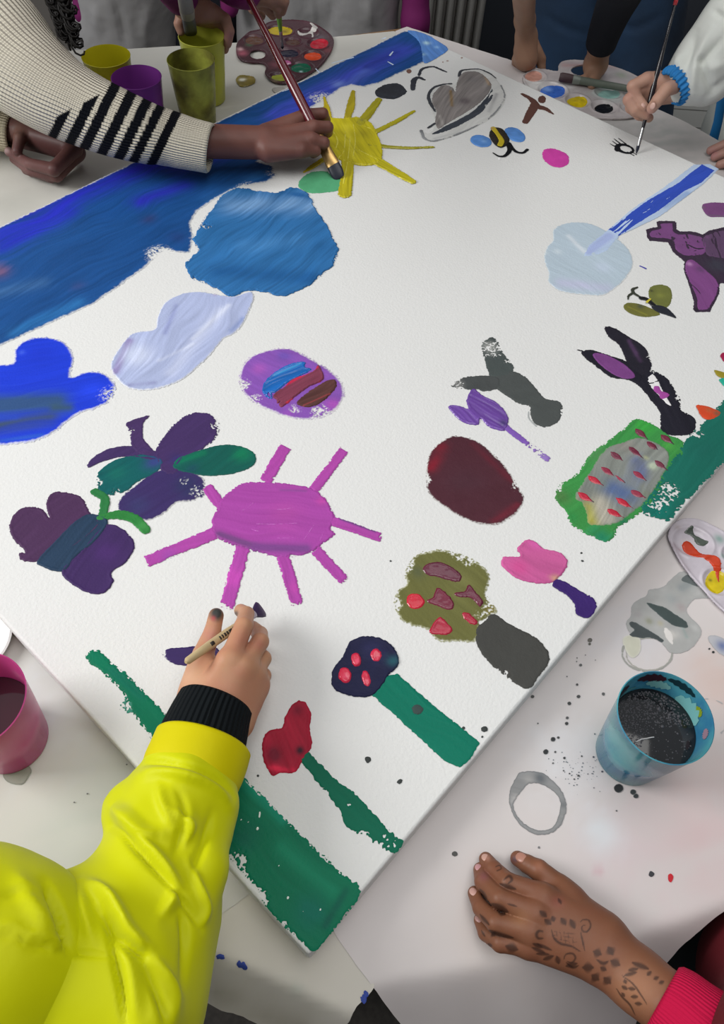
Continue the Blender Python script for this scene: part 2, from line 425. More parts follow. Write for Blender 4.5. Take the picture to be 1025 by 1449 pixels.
# dark flower
fl = cp('painted_flower', [('p', [(430, 415), (440, 370), (500, 320), (560, 275), (650, 270), (720, 288), (745, 320), (736, 365), (692, 382), (640, 387), (600, 422), (540, 450), (480, 440)])], '3b2e60', halo=2.2, crop=A1, streak=-30, soft=1.2,
    blobs=[(680, 330, 50, '2c3458'), (500, 400, 50, '3a3a68'), (580, 240, 30, '3c4488')], dry=[(725, 350, 40, .8), (670, 310, 20, .7)], label='dark flower with violet and teal petals')
for nm, pts, c, kw in [
    ('violet_petal', [(565, 212), (585, 165), (640, 100), (700, 66), (760, 68), (792, 100), (782, 150), (730, 195), (660, 232), (640, 280), (590, 275)], '43305f', dict(halo=2.2, dry=[(790, 110, 40, 1)], blobs=[(640, 230, 30, '3a3068')])),
    ('violet_petal', [(545, 72), (520, 100), (523, 160), (560, 205), (520, 215), (482, 192), (470, 140), (458, 104), (478, 90)], '46325f', dict(dry=[(475, 130, 20, .8)])),
    ('violet_petal', [(320, 262), (330, 232), (380, 200), (440, 184), (520, 188), (575, 210), (560, 235), (450, 222), (380, 236)], '42305e', dict()),
    ('teal_petal', [(350, 300), (370, 265), (430, 230), (520, 213), (590, 235), (565, 280), (500, 312), (460, 345), (400, 363), (358, 345)], '12595a', dict(blobs=[(560, 240, 40, '35407a'), (420, 280, 40, '17665c')], dry=[(355, 320, 30, .9), (420, 350, 24, .8)])),
    ('teal_petal', [(625, 258), (650, 225), (720, 200), (800, 180), (870, 184), (920, 208), (927, 240), (900, 265), (830, 286), (740, 290), (660, 276)], '14584f', dict(blobs=[(880, 215, 40, '127050'), (640, 240, 740, 210, 16, '126a50'), (700, 270, 30, '1c4a58')]))]:
    cp(nm, [('p', pts)], c, crop=A1, layer=2, streak=-30, sk=.12, parent=fl, rim=.3, amp=.7, **kw)
# butterfly
bf = cp('painted_butterfly', [('p', [(62, 420), (100, 404), (150, 412), (182, 447), (168, 395), (190, 355), (230, 351), (295, 368), (328, 428), (360, 470), (250, 560), (140, 600), (80, 597), (72, 572), (92, 566), (50, 520), (35, 470)])], '4b3052', halo=1.2, crop=A1, rim=.5, amp=.6, streak=-35, sk=.12, label='dark purple butterfly with a teal body')
cp('wing', [('p', [(380, 470), (450, 488), (486, 530), (482, 570), (450, 610), (404, 642), (412, 672), (386, 712), (340, 720), (290, 702), (245, 672), (225, 630), (290, 570)])], '3e2a5a', crop=A1, layer=2, rim=.6, amp=.6, streak=-60, parent=bf, dry=[(478, 500, 20, .7)], blobs=[(390, 570, 50, '472c66')])
cp('body', [('p', [(330, 430), (392, 455), (345, 530), (280, 580), (230, 637), (150, 620), (138, 597), (200, 530), (270, 460)])], '273c54', crop=A1, layer=3, rim=.7, amp=.5, streak=-42, sk=.2, parent=bf)
cp('antenna', [('s', [(345, 350, 28), (382, 375, 30), (373, 435, 28)])], '2c7440', crop=A1, layer=4, rim=.3, parent=bf)
cp('antenna', [('s', [(362, 443, 22), (430, 433, 34), (490, 450, 36), (528, 488, 34)])], '2f7c3c', crop=A1, layer=4, rim=.3, parent=bf, blobs=[(520, 475, 25, '3f8c48')])
# magenta sun
ms = cp('painted_sun', [('p', [(120, 395), (210, 320), (300, 303), (420, 308), (560, 328), (640, 368), (690, 440), (708, 490), (685, 545), (700, 560), (708, 575), (655, 612), (600, 655), (520, 682), (430, 690), (330, 665), (230, 640), (150, 612), (85, 572), (78, 490), (105, 440)])],
    'a3469e', halo=1.6, crop=G6, amp=1.0, streak=8, sk=.10, thick=.9, rim=.4, blobs=[(110, 570, 300, 640, 26, '75457f', .9), (300, 640, 560, 650, 34, '7b4488', .9), (450, 480, 90, 'ac4a9c', .8), (640, 400, 30, 'b848a0'), (430, 345, 560, 350, 8, '84488c', .8)],
    dry=[(180, 640, 24, .7), (480, 690, 24, .7)], label='magenta sun with eight broad rays')
for a, b, w, kw in [((45, 325), (125, 430), 58, {}), ((452, 118), (350, 300), 62, dict(dry=[(400, 290, 20, .9)])), ((757, 135), (600, 345), 50, {}), ((950, 588), (690, 500), 46, dict(dry=[(955, 588, 20, .9)], blobs=[(740, 495, 920, 560, 8, '6d4480')])),
              ((765, 818), (610, 650), 56, dict(dry=[(770, 820, 26, .9)])), ((518, 935), (440, 680), 66, dict(dry=[(520, 940, 30, .9)], blobs=[(500, 850, 40, 'b848a4')])), ((150, 955), (235, 640), 74, dict(blobs=[(180, 800, 60, 'bc4aac')], dry=[(140, 950, 30, .9)])),
              ((-265, 715), (90, 565), 62, dict(dry=[(-120, 700, 30, .8)], blobs=[(-150, 690, 50, '9a4aa4')]))]:
    L = math.hypot(a[0] - b[0], a[1] - b[1]); ux, uy = (a[0] - b[0]) / L, (a[1] - b[1]) / L; nx, ny = -uy * w / 2, ux * w / 2
    cp('ray', [('P', [(a[0] + nx, a[1] + ny), (a[0] - nx * .9, a[1] - ny * .9), (b[0] - nx, b[1] - ny), (b[0] + nx, b[1] + ny)])], 'a8469f', halo=1.2, crop=G6, layer=2, amp=1.0, grain=3, streak=math.degrees(math.atan2(uy, ux)), sk=.12, rim=.3, parent=ms, **kw)
for q in [[(265, 540), (330, 560)], [(290, 520), (520, 515)], [(390, 445), (500, 435)], [(380, 590), (520, 590)], [(550, 600), (610, 510)], [(630, 610), (655, 550)], [(230, 450), (290, 410)]]:
    cp('paint_ridge', [('s', [(*q[0], 3), ((q[0][0] + q[1][0]) / 2, (q[0][1] + q[1][1]) / 2 + 4, 5), (*q[1], 3)])], 'b85cb4', crop=G6, layer=5, amp=.3, res=.9, thick=1.6, parent=ms, m=M_WET)
# yellow sun
ys = cp('painted_sun', [('p', [(452, 175), (462, 168), (485, 169), (505, 167), (526, 176), (536, 195), (542, 217), (536, 231), (512, 235), (497, 232), (470, 222), (452, 205)])], 'c6ba20', amp=1.3, thick=1.8, streak=60, sk=.28, rim=.7, m=M_WET, layer=2,
    blobs=[(490, 180, 500, 225, 6, 'd8cc34', .8), (515, 190, 12, 'b8ac24'), (535, 170, 8, '8a8428'), (525, 222, 8, 'c8bc24'), (512, 172, 8, '8c8a3a', .8)], label='yellow sun with thin uneven rays')
for pts, c in [([(459, 138, 3), (463, 155, 8), (466, 172, 8)], 'c4b020'), ([(500, 130, 5), (497, 148, 11), (492, 167, 9)], 'b8a822'), ([(536, 142, 9), (524, 158, 12), (510, 176, 12)], 'a69e24'), ([(586, 158, 4), (562, 172, 7), (532, 187, 8)], 'b3aa22'),
               ([(614, 209, 3), (570, 210, 6), (525, 206, 8)], '9c9620'), ([(584, 258, 10), (562, 245, 14), (532, 228, 16), (505, 215, 10)], 'bab022'), ([(488, 275, 18), (492, 245, 16), (492, 215, 18)], 'c0b424'), ([(431, 244, 4), (445, 235, 8), (460, 225, 8)], 'c0ae20')]:
    cp('ray', [('s', pts)], c, layer=3, amp=1.0, thick=1.4, streak=math.degrees(math.atan2(pts[0][1] - pts[-1][1], pts[0][0] - pts[-1][0])), sk=.25, rim=.5, m=M_WET, parent=ys)
for q in [[(489, 188), (487, 215), (480, 224)], [(496, 195), (492, 230), (486, 262)], [(470, 185), (478, 200), (474, 215)], [(500, 178), (503, 200), (500, 222)], [(515, 180), (530, 186)], [(508, 214), (535, 228)]]:
    cp('paint_ridge', [('s', [(*p, 2.2) for p in q])], 'dfd75a', layer=6, amp=.4, res=1.0, thick=2.0, parent=ys, m=M_WET)
cp('painted_blob', [('p', [(468, 815), (500, 750), (590, 702), (700, 700), (745, 750), (815, 765), (805, 830), (770, 858), (650, 872), (550, 870)])], '57a578', crop=Y5, amp=1.1, label='mint green blot under the yellow sun')
cp('painted_blob', [('p', [(532, 128), (545, 120), (562, 118), (572, 124), (575, 132), (560, 140), (545, 140), (533, 136)])], '30343c', amp=1.2, sk=.3, m=M_WET, label='small charcoal blot near the far corner')
cp('painted_bird', [('s', [(75, 262, 26), (100, 215, 26), (180, 196, 22), (240, 215, 24), (296, 240, 12)]), ('s', [(25, 378, 36), (35, 305, 40), (70, 285, 34), (118, 302, 20)])], '3a3c44', crop=B5, amp=.9, sk=.2, label='grey bird mark of two curls')
cp('paint_drop', [('e', (579, 101, 3.5, 3))], '7a5a50', amp=.5)
for q in [(267, 160, 7, 5), (305, 150, 10, 5), (420, 125, 9, 6)]: cp('paint_drop', [('e', q)], 'a89088', crop=B5, amp=.2, res=.9)
# grey heart
gh = cp('painted_heart', [('p', [(95, 715), (150, 735), (200, 660), (185, 580), (145, 480), (155, 400), (210, 352), (290, 330), (345, 350), (395, 285), (395, 240), (450, 215), (560, 215), (650, 255), (720, 330), (765, 400), (768, 450), (740, 520), (640, 620), (500, 695), (330, 765), (200, 800), (130, 785)])],
    'cfcfcc', halo=2.5, crop=B5, amp=.7, soft=1.5, sk=.10, streak=-35, blobs=[(640, 560, 700, 420, 20, 'a8a8a8', .8), (200, 780, 420, 720, 14, 'b0b0b0', .6)], label='grey heart shape with a pale outline')
cp('grey_fill', [('p', [(190, 420), (260, 350), (340, 365), (370, 400), (380, 330), (430, 250), (540, 240), (620, 290), (660, 360), (600, 460), (500, 540), (400, 600), (300, 660), (230, 700), (205, 640), (215, 560), (180, 490)])], '8a8482', crop=B5, layer=3, amp=.8, streak=-50, sk=.35, parent=gh, m=M_WET, thick=1.2,
   blobs=[(330, 400, 340, 520, 16, '8a7352'), (500, 300, 50, '7f7b7c'), (590, 260, 640, 350, 14, 'a08c78', .9), (240, 600, 270, 680, 16, 'a8a4a0', .8), (440, 480, 60, '6a6264'), (420, 240, 22, 'b0a090', .7)])
cp('dark_stroke', [('s', [(185, 742, 24), (280, 705, 60), (420, 635, 62), (540, 565, 66), (640, 450, 50), (665, 380, 16)])], '3f444c', crop=B5, layer=2, amp=.9, sk=.3, streak=-30, parent=gh, blobs=[(300, 660, 480, 570, 14, '8a8a8c', .5)], dry=[(640, 520, 40, .8)])  # darker grey brush stroke across the heart
cp('dark_outline', [('s', [(398, 275, 20), (412, 235, 20), (470, 222, 14), (560, 220, 14), (640, 252, 14), (695, 292, 8)]), ('s', [(205, 560, 14), (165, 490, 26), (152, 430, 22), (190, 372, 20), (260, 345, 20), (335, 335, 12)]), ('s', [(150, 690, 18), (215, 650, 20)])], '42444a', crop=B5, layer=4, amp=.7, parent=gh)
cp('pale_outline', [('s', [(92, 715, 26), (120, 775, 20), (190, 797, 18), (330, 762, 18), (500, 692, 14), (640, 612, 12), (735, 510, 14), (765, 430, 10), (735, 350, 10)])], '8e9092', crop=B5, layer=4, amp=.8, parent=gh, dry=[(300, 770, 60, .8), (600, 640, 80, 1.0), (740, 480, 60, 1)], blobs=[(100, 720, 30, '6a6c70')])
# bee with blue wings
be = cp('painted_bee', [('p', [(640, 752), (660, 695), (700, 688), (750, 702), (802, 768), (795, 818), (745, 852), (700, 838), (665, 802)])], '2c2a26', crop=B5, layer=2, amp=.5, thick=1, res=1, sk=.3, m=M_WET, label='little bee with blue wings and a yellow stripe')
cp('wing', [('e', (575, 797, 88, 48, 12))], '5a8ccf', crop=B5, layer=1, amp=.6, thick=1, res=1, sk=.2, parent=be, m=M_WET, blobs=[(600, 800, 30, '7aa8e0')])
cp('wing', [('e', (848, 745, 90, 52, 25))], '5a8ccf', crop=B5, layer=1, amp=.6, thick=1, res=1, sk=.2, parent=be, m=M_WET)
cp('stripe', [('p', [(650, 702), (682, 690), (720, 740), (760, 800), (742, 846), (705, 838), (715, 800), (690, 750)])], 'c0ac2c', crop=B5, layer=10, amp=.3, res=.8, parent=be, m=M_WET, blobs=[(660, 705, 20, 'b0905c')])
cp('leg', [('s', [(672, 893, 10), (720, 920, 18), (770, 915, 26), (805, 870, 34), (790, 825, 30)])], '15161a', crop=B5, layer=3, amp=.3, res=.9, parent=be)
cp('leg', [('s', [(800, 815, 30), (850, 878, 26), (910, 892, 22), (948, 866, 24)])], '15161a', crop=B5, layer=3, amp=.3, res=.9, parent=be)
cp('painted_bird', [('s', [(602, 402, 16), (640, 425, 26), (665, 455, 34)]), ('e', (686, 425, 17, 16)), ('s', [(660, 455, 34), (700, 465, 26), (732, 486, 8)]), ('s', [(655, 450, 40), (635, 485, 34), (614, 522, 26)])], '5e4039', crop=A3, amp=.8, sk=.08, label='brown bird with spread wings')
cp('painted_blob', [('p', [(690, 645), (715, 634), (755, 640), (795, 664), (797, 700), (760, 715), (720, 705), (692, 680)])], 'c944a0', crop=A3, amp=.9, label='bright pink spot')
cp('painted_eye', [('s', [(205 + 66 * math.cos(t), 884 + 32 * math.sin(t) + 14 * math.cos(t), 28 + 10 * math.cos(t + 3)) for t in np.linspace(0, 2 * PI, 15)]),
    ('s', [(80, 842, 8), (140, 875, 14)]), ('s', [(98, 820, 8), (160, 862, 14)]), ('s', [(112, 800, 7), (180, 852, 14)]), ('s', [(150, 797, 7), (212, 845, 14)]), ('s', [(225, 912, 10), (278, 940, 8)]), ('s', [(250, 905, 10), (300, 932, 7)]), ('e', (140, 885, 26, 22))],
    '1a1b1f', crop=D4, amp=.3, res=.9, layer=2, label='small black eye with lashes')
# blue stroke and pale cloud
pc = cp('painted_cloud', [('p', [(265, 300), (330, 270), (420, 273), (500, 308), (560, 350), (608, 405), (613, 470), (562, 540), (490, 590), (400, 590), (300, 575), (245, 540), (242, 490), (222, 430), (233, 380), (262, 350)])], 'b4c4d0', halo=1.5, crop=A7, amp=.8, soft=1.2, streak=30, sk=.07,
    blobs=[(300, 540, 500, 560, 40, 'bcc0d8', .9), (280, 400, 20, 'c8d4dc'), (480, 470, 40, 'bccada'), (330, 330, 400, 400, 14, 'cdd6de', .8), (220, 400, 20, 'd6dedf', .8)], label='pale blue cloud at the end of a blue stroke')
st_ = cp('painted_stroke', [('P', [(890, 10), (960, 8), (1000, 30), (940, 90), (840, 165), (740, 240), (640, 290), (560, 325), (500, 400), (440, 420), (395, 422), (420, 370), (520, 290), (620, 205), (760, 110)])], 'b6c8e2', crop=A7, amp=.8, streak=-36, sk=.08, layer=2, blobs=[(760, 200, 860, 140, 20, '88a4d0'), (420, 400, 510, 330, 26, 'a4b2da')], label='straight blue stroke with pale edges')
cp('deep_blue_core', [('P', [(925, 10), (985, 38), (925, 95), (850, 130), (750, 205), (660, 262), (590, 310), (550, 330), (508, 302), (570, 250), (690, 165), (820, 92), (880, 42)])], '3450b6', crop=A7, amp=.6, streak=-36, sk=.1, layer=3, parent=st_)
cp('paint_drop', [('s', [(650, 462, 6), (676, 474, 8)])], '4444a0', crop=A7, amp=.3, res=.9)
# purple animal
an = cp('painted_animal', [('P', [(298, 365), (350, 348), (402, 340), (392, 292), (420, 284), (560, 284), (578, 300), (578, 362), (610, 382), (700, 380), (770, 392), (828, 412), (890, 372), (1030, 342), (1160, 330), (1400, 420), (1400, 900), (1100, 880), (1000, 862), (980, 870),
    (978, 960), (940, 1040), (890, 1132), (760, 1136), (735, 1110), (745, 1040), (690, 860), (650, 740), (652, 660), (610, 625), (545, 570), (500, 482), (330, 468), (305, 440)])], '3a2d3e', halo=1.2, crop=D3, amp=.5, streak=60, sk=.12, label='purple long-nosed animal with a dark outline',
    blobs=[(950, 700, 120, '3c3a46'), (760, 1120, 30, '2c2630')])
cp('head', [('p', [(332, 385), (400, 362), (430, 350), (425, 312), (530, 305), (548, 320), (552, 380), (600, 408), (700, 408), (820, 440), (860, 520), (830, 600), (700, 615), (630, 600), (570, 550), (525, 460), (345, 440)])], '77497c', crop=D3, layer=2, amp=.4, res=1, parent=an, blobs=[(760, 430, 50, '704c74')])
cp('mouth', [('s', [(690, 512, 20), (760, 545, 26), (830, 545, 16)]), ('s', [(740, 570, 10), (800, 548, 12)])], '35283a', crop=D3, layer=4, amp=.3, res=.9, parent=an)
cp('body', [('p', [(820, 450), (900, 400), (1040, 368), (1200, 360), (1350, 450), (1350, 620), (1100, 640), (900, 620), (840, 560)])], '5d4562', crop=D3, layer=2, amp=.6, streak=70, parent=an, blobs=[(870, 440, 30, '6c4a70')])
cp('leg', [('p', [(672, 660), (740, 650), (850, 740), (960, 850), (962, 960), (900, 1080), (870, 1115), (775, 1112), (760, 1000), (700, 860), (660, 740)])], '7c4880', crop=D3, layer=2, amp=.5, streak=60, parent=an, blobs=[(700, 690, 30, 'a878a8'), (800, 740, 50, '6a4470')])
cp('painted_limb', [('p', [(820, 135), (900, 112), (1050, 115), (1300, 130), (1330, 240), (1100, 245), (950, 248), (880, 240), (835, 195)])], '784a7a', crop=D3, amp=.5, blobs=[(830, 160, 20, '6a6068'), (860, 230, 1100, 245, 8, '6c6070')], label='separate purple limb above the purple animal')
# olive bee
ob = cp('painted_bee', [('p', [(320, 940), (350, 895), (430, 880), (505, 900), (535, 960), (530, 1030), (500, 1085), (440, 1090), (380, 1060), (330, 1010)])], '6b6f3a', halo=0.6, crop=D3, amp=.4, res=1, blobs=[(430, 980, 50, '7c8040'), (345, 940, 20, '4a4c30')], label='small bee with olive wings and black body')
cp('wing', [('p', [(85, 1078), (130, 1050), (230, 1060), (330, 1095), (425, 1150), (390, 1172), (270, 1182), (160, 1155), (100, 1115)])], '6d6c36', crop=D3, amp=.4, res=1, parent=ob, blobs=[(240, 1085, 40, '4a5044'), (130, 1090, 300, 1165, 12, '8a8838', .8)])
cp('tail', [('p', [(345, 1080), (420, 1075), (490, 1100), (540, 1145), (578, 1195), (500, 1170), (420, 1145), (370, 1120)])], '292b33', crop=D3, layer=3, amp=.3, res=1, parent=ob)
cp('body', [('s', [(248, 1008, 44), (300, 1020, 44), (365, 1075, 48)])], '1c1c20', crop=D3, layer=4, amp=.3, res=.9, parent=ob, m=M_WET)
cp('stripe', [('s', [(332, 1022, 16), (298, 1052, 20)])], 'c4b83c', crop=D3, layer=9, amp=.2, res=.8, parent=ob)
cp('antenna', [('s', [(215, 905, 16), (170, 925, 30), (180, 960, 30), (240, 998, 24)]), ('s', [(170, 960, 26), (132, 985, 22), (125, 1020, 12)])], '3a3d34', crop=D3, layer=3, amp=.3, res=.9, parent=ob)
# black rabbit
rb = cp('painted_rabbit', [('p', [(620, 920), (690, 925), (760, 958), (800, 1010), (828, 1060), (832, 1105), (892, 1142), (895, 1185), (870, 1212), (800, 1217), (750, 1205), (742, 1160), (738, 1110), (700, 1060), (650, 1000), (600, 965)])], '22212b', halo=2.2, crop=A7, amp=.9, sk=.2, streak=60,
    dry=[(825, 1050, 30, .8), (700, 930, 30, .6)], label='black rabbit with a pink bow and purple ear')
cp('ear', [('p', [(492, 738), (530, 738), (600, 780), (665, 822), (700, 880), (695, 930), (650, 955), (610, 930), (585, 880), (555, 815), (512, 780)])], '25232d', crop=A7, layer=2, amp=.9, parent=rb, blobs=[(600, 800, 650, 890, 12, '4a3652')], dry=[(695, 870, 26, .9)])
cp('ear', [('p', [(388, 848), (430, 838), (520, 865), (600, 895), (660, 960), (640, 985), (590, 970), (520, 960), (470, 925), (440, 900), (400, 870)]), ('s', [(368, 836, 4), (400, 845, 8)])], '201f29', crop=A7, layer=2, amp=.9, parent=rb)
cp('inner_ear', [('p', [(438, 862), (480, 855), (560, 890), (622, 942), (618, 966), (560, 962), (490, 922)])], '794481', crop=A7, layer=4, amp=.3, rim=.4, parent=rb, label='purple inner ear')
cp('face', [('p', [(128, 655), (150, 625), (190, 615), (240, 680), (280, 770), (330, 850), (384, 952), (310, 915), (240, 835), (165, 760)])], 'e4e2e2', crop=B8, layer=3, amp=.5, res=.9, parent=rb, label='white face')
cp('bow_tie', [('p', [(195, 745), (245, 745), (280, 795), (330, 812), (358, 840), (320, 875), (265, 876), (245, 830), (195, 795)])], 'a04a98', crop=B8, layer=5, amp=.4, res=.9, parent=rb, label='pink bow tie')
cp('eye', [('s', [(148, 712, 16), (192, 705, 12)])], '1c1c22', crop=B8, layer=5, amp=.2, res=.8, parent=rb)
cp('eye', [('s', [(202, 696, 10), (232, 688, 18)])], '1c1c22', crop=B8, layer=5, amp=.2, res=.8, parent=rb)
# grey rabbit
gr = cp('painted_rabbit', [('p', [(420, 262), (440, 235), (500, 228), (560, 258), (605, 310), (640, 345), (700, 360), (712, 400), (690, 445), (640, 465), (590, 445), (575, 400), (575, 378), (520, 362), (460, 322), (425, 295)])], '4c504f', halo=1.2, crop=A8, amp=.6, sk=.06, dry=[(712, 400, 20, .7)], label='plain grey rabbit shape')
cp('ear', [('p', [(366, 110), (400, 84), (428, 90), (455, 140), (502, 212), (480, 242), (410, 252), (385, 200), (370, 160)])], '4a5150', crop=A8, layer=2, amp=1, parent=gr, blobs=[(400, 125, 38, '9a9c98')], dry=[(415, 135, 60, 1.25), (470, 190, 20, .8)])
cp('ear', [('p', [(235, 292), (290, 255), (400, 247), (445, 262), (430, 303), (370, 312), (290, 303)])], '494c4c', crop=A8, layer=2, amp=1, parent=gr, blobs=[(265, 285, 24, '80807e')], dry=[(262, 285, 34, 1.1), (350, 310, 14, .6)])
cp('pale_outline', [('s', [(568, 400, 5), (570, 430, 6), (600, 462, 6)])], 'a8acab', crop=A8, amp=.3, parent=gr)
# purple tulip
tp = cp('painted_tulip', [('p', [(330, 303), (370, 330), (440, 368), (482, 430), (462, 482), (400, 465), (362, 430), (352, 458), (290, 447), (240, 405), (226, 376), (270, 375), (310, 388), (303, 350)])], '6c489c', crop=A8, amp=.7, thick=1.2, sk=.2, streak=35, rim=.5, m=M_WET, blobs=[(460, 450, 24, '4c3c74')], label='small violet tulip on a thin stem')
cp('stem', [('s', [(455, 455, 34), (500, 490, 26), (560, 535, 28), (645, 600, 30)])], '7c58ac', crop=A8, amp=.8, parent=tp, layer=2, dry=[(600, 565, 60, .8)], blobs=[(620, 580, 50, 'a890cc', .8)])
cp('painted_egg', [('p', [(245, 505), (330, 520), (400, 568), (470, 640), (520, 718), (547, 775), (505, 840), (430, 880), (340, 872), (240, 825), (148, 755), (133, 680), (140, 600), (175, 545)])], '4c2731', halo=1.8, crop=A8, amp=.9, soft=1.2, sk=.07,
   blobs=[(150, 640, 200, 550, 30, '7c1f2e', .9), (330, 540, 500, 700, 18, '5c2430', .8), (420, 870, 520, 800, 20, '682432', .8), (300, 700, 110, '4a2a34', .8)], dry=[(130, 690, 30, .9), (510, 720, 30, .7)], label='solid maroon egg shape')
# strawberry
sb = cp('painted_strawberry', [('p', [(500, 142), (560, 155), (640, 195), (700, 238), (770, 262), (790, 320), (740, 420), (660, 530), (580, 640), (530, 690), (450, 745), (385, 780), (365, 840), (315, 862), (250, 835), (180, 800), (112, 750), (95, 690), (28, 600), (60, 530), (150, 470), (245, 340), (340, 270), (450, 185)])],
    '3c8c46', halo=2.6, crop=C7, amp=1.3, streak=-40, sk=.16, rim=.3, blobs=[(300, 840, 70, '12806a'), (430, 750, 40, '1c6c58'), (60, 600, 60, '4f7a44'), (250, 330, 90, '4c8a50'), (550, 180, 60, '3a9a40'), (700, 300, 50, '4ca048'), (130, 720, 40, '348c48')],
    dry=[(40, 560, 40, .8), (150, 820, 40, .8), (300, 290, 40, .4)], label='strawberry of grey flesh and green rim with seeds')
cp('grey_flesh', [('p', [(430, 275), (530, 250), (640, 290), (700, 360), (660, 480), (570, 620), (490, 690), (400, 755), (300, 772), (225, 765), (205, 700), (180, 640), (140, 600), (220, 460), (290, 350), (350, 300)])], '828680', crop=C7, layer=2, amp=1.0, streak=-60, sk=.25, soft=2.5, softcol='5f8a58', parent=sb, thick=.8,
   blobs=[(370, 560, 440, 590, 90, '53668f'), (520, 400, 520, 470, 60, '5a6488', .8), (225, 660, 240, 740, 60, 'b4b040'), (290, 640, 320, 730, 70, 'b4aea0'), (600, 420, 30, 'a6b09c'), (440, 300, 60, '86847e'), (300, 520, 40, '76807c'), (560, 590, 40, '7c8276'), (560, 370, 18, 'b8bc90', .8)])
for i, (x0, y0, x1, y1) in enumerate([(500, 200, 570, 260), (650, 235, 725, 290), (565, 275, 640, 330), (460, 305, 545, 375), (350, 335, 435, 395), (610, 385, 690, 445), (295, 425, 375, 480), (485, 450, 570, 510), (380, 475, 445, 525), (220, 480, 310, 535), (155, 575, 255, 635), (470, 565, 565, 610), (385, 610, 485, 670), (330, 675, 430, 725)]):
    c = 'b82038' if i in (9, 10, 12, 13) else ('702c40' if i in (0, 1, 2, 3, 4, 5) else '902c44')
    cp('seed', [('s', [(x0, y0, 6), (x0 + (x1 - x0) * .35, y0 + (y1 - y0) * .38, 44 if i != 8 else 20), (x0 + (x1 - x0) * .75, y0 + (y1 - y0) * .78, 16), (x1, y1, 4)])], c, crop=C7, layer=5, amp=.3, res=.8, thick=.8, parent=sb, m=M_WET, blobs=[(x1, y1, 26, '40343c')])
# green strip and flowers at right
gs = cp('painted_grass', [('P', [(1250, 375), (1262, 366), (1150, 505), (1025, 652), (966, 713), (945, 737), (915, 728), (905, 722), (925, 690), (935, 678), (957, 646), (975, 618), (990, 604), (1005, 592), (1018, 575), (1060, 530), (1150, 430)])], '1b685a', halo=4, amp=1.5, grain=4, streak=-48, sk=.12, layer=3, res=1.5,
    dry=[(985, 612, 14, 1.2), (962, 640, 10, .8), (945, 695, 20, 1.3), (930, 715, 18, 1.1), (915, 735, 12, 1.0)], blobs=[(930, 720, 24, '126e62'), (1000, 640, 30, '1c6458')], label='dark green strip of grass along the right edge')
cp('painted_petal', [('p', [(858, 62), (900, 62), (950, 75), (1000, 100), (990, 125), (930, 146), (890, 125)])], 'cc4a2a', crop=C7, layer=5, amp=.5, blobs=[(980, 110, 26, '5c5844'), (930, 90, 20, 'a85a38')], label='orange petal beside the grass strip')
cp('painted_petal', [('p', [(912, 402), (953, 375), (1030, 390), (1040, 470), (960, 478), (930, 450)])], '9a2148', crop=B8, layer=3, amp=.4, res=1, label='crimson petal at the photo edge')
cp('painted_petal', [('p', [(845, 568), (900, 575), (990, 605), (1040, 650), (950, 655), (880, 630)])], '96882e', crop=B8, layer=3, amp=.4, res=1, label='olive petal at the photo edge')
cp('painted_petal', [('p', [(898, 668), (960, 650), (1050, 660), (1050, 740), (960, 742), (925, 710)])], '2aa48c', crop=B8, layer=3, amp=.4, res=1, label='turquoise petal at the photo edge')
# pink tulip
pt = cp('painted_tulip', [('p', [(840, 90), (870, 68), (905, 75), (940, 105), (1000, 118), (1032, 150), (1025, 190), (975, 240), (900, 242), (830, 225), (805, 205), (768, 170), (778, 138), (842, 135), (830, 108)])], 'c05a92', crop=C8, amp=.7, thick=1.0, rim=.5, streak=15, sk=.15, blobs=[(900, 90, 30, 'cc5aa0'), (985, 225, 24, 'c49080'), (840, 180, 40, 'c4508c')], label='pink tulip with a violet stem')
cp('stem', [('p', [(8, 1125), (30, 1085), (100, 1113), (180, 1160), (245, 1192), (268, 1245), (250, 1292), (212, 1318), (150, 1295), (136, 1235), (90, 1180), (40, 1150)])], '3a2468', crop=C7, layer=3, amp=.7, rim=.3, parent=pt, dry=[(215, 1190, 26, .6)])
# tree
tr = cp('painted_tree', [('p', [(385, 205), (420, 140), (510, 113), (600, 128), (680, 168), (718, 220), (705, 285), (742, 340), (735, 372), (690, 405), (660, 472), (590, 474), (510, 470), (470, 425), (380, 400), (343, 340), (350, 280), (392, 245)])], '68683a', halo=3.4, crop=C8, amp=1.2, soft=1.5, softcol='c8c8b0', sk=.12, streak=40,
    blobs=[(600, 240, 60, '747444'), (720, 350, 26, '8a7430'), (430, 200, 40, '5c6040')], dry=[(380, 170, 40, 1.0), (340, 320, 40, 1.0), (600, 115, 50, .8), (730, 330, 40, 1.2), (690, 380, 40, .8), (640, 150, 40, .7)], label='olive tree with red fruit and a dark trunk')
cp('trunk', [('p', [(664, 430), (700, 395), (740, 366), (800, 408), (900, 458), (950, 508), (960, 560), (925, 612), (880, 667), (830, 652), (760, 602), (700, 542), (668, 485)])], '444441', crop=C8, layer=2, amp=.8, sk=.06, parent=tr, dry=[(770, 610, 50, .6)])
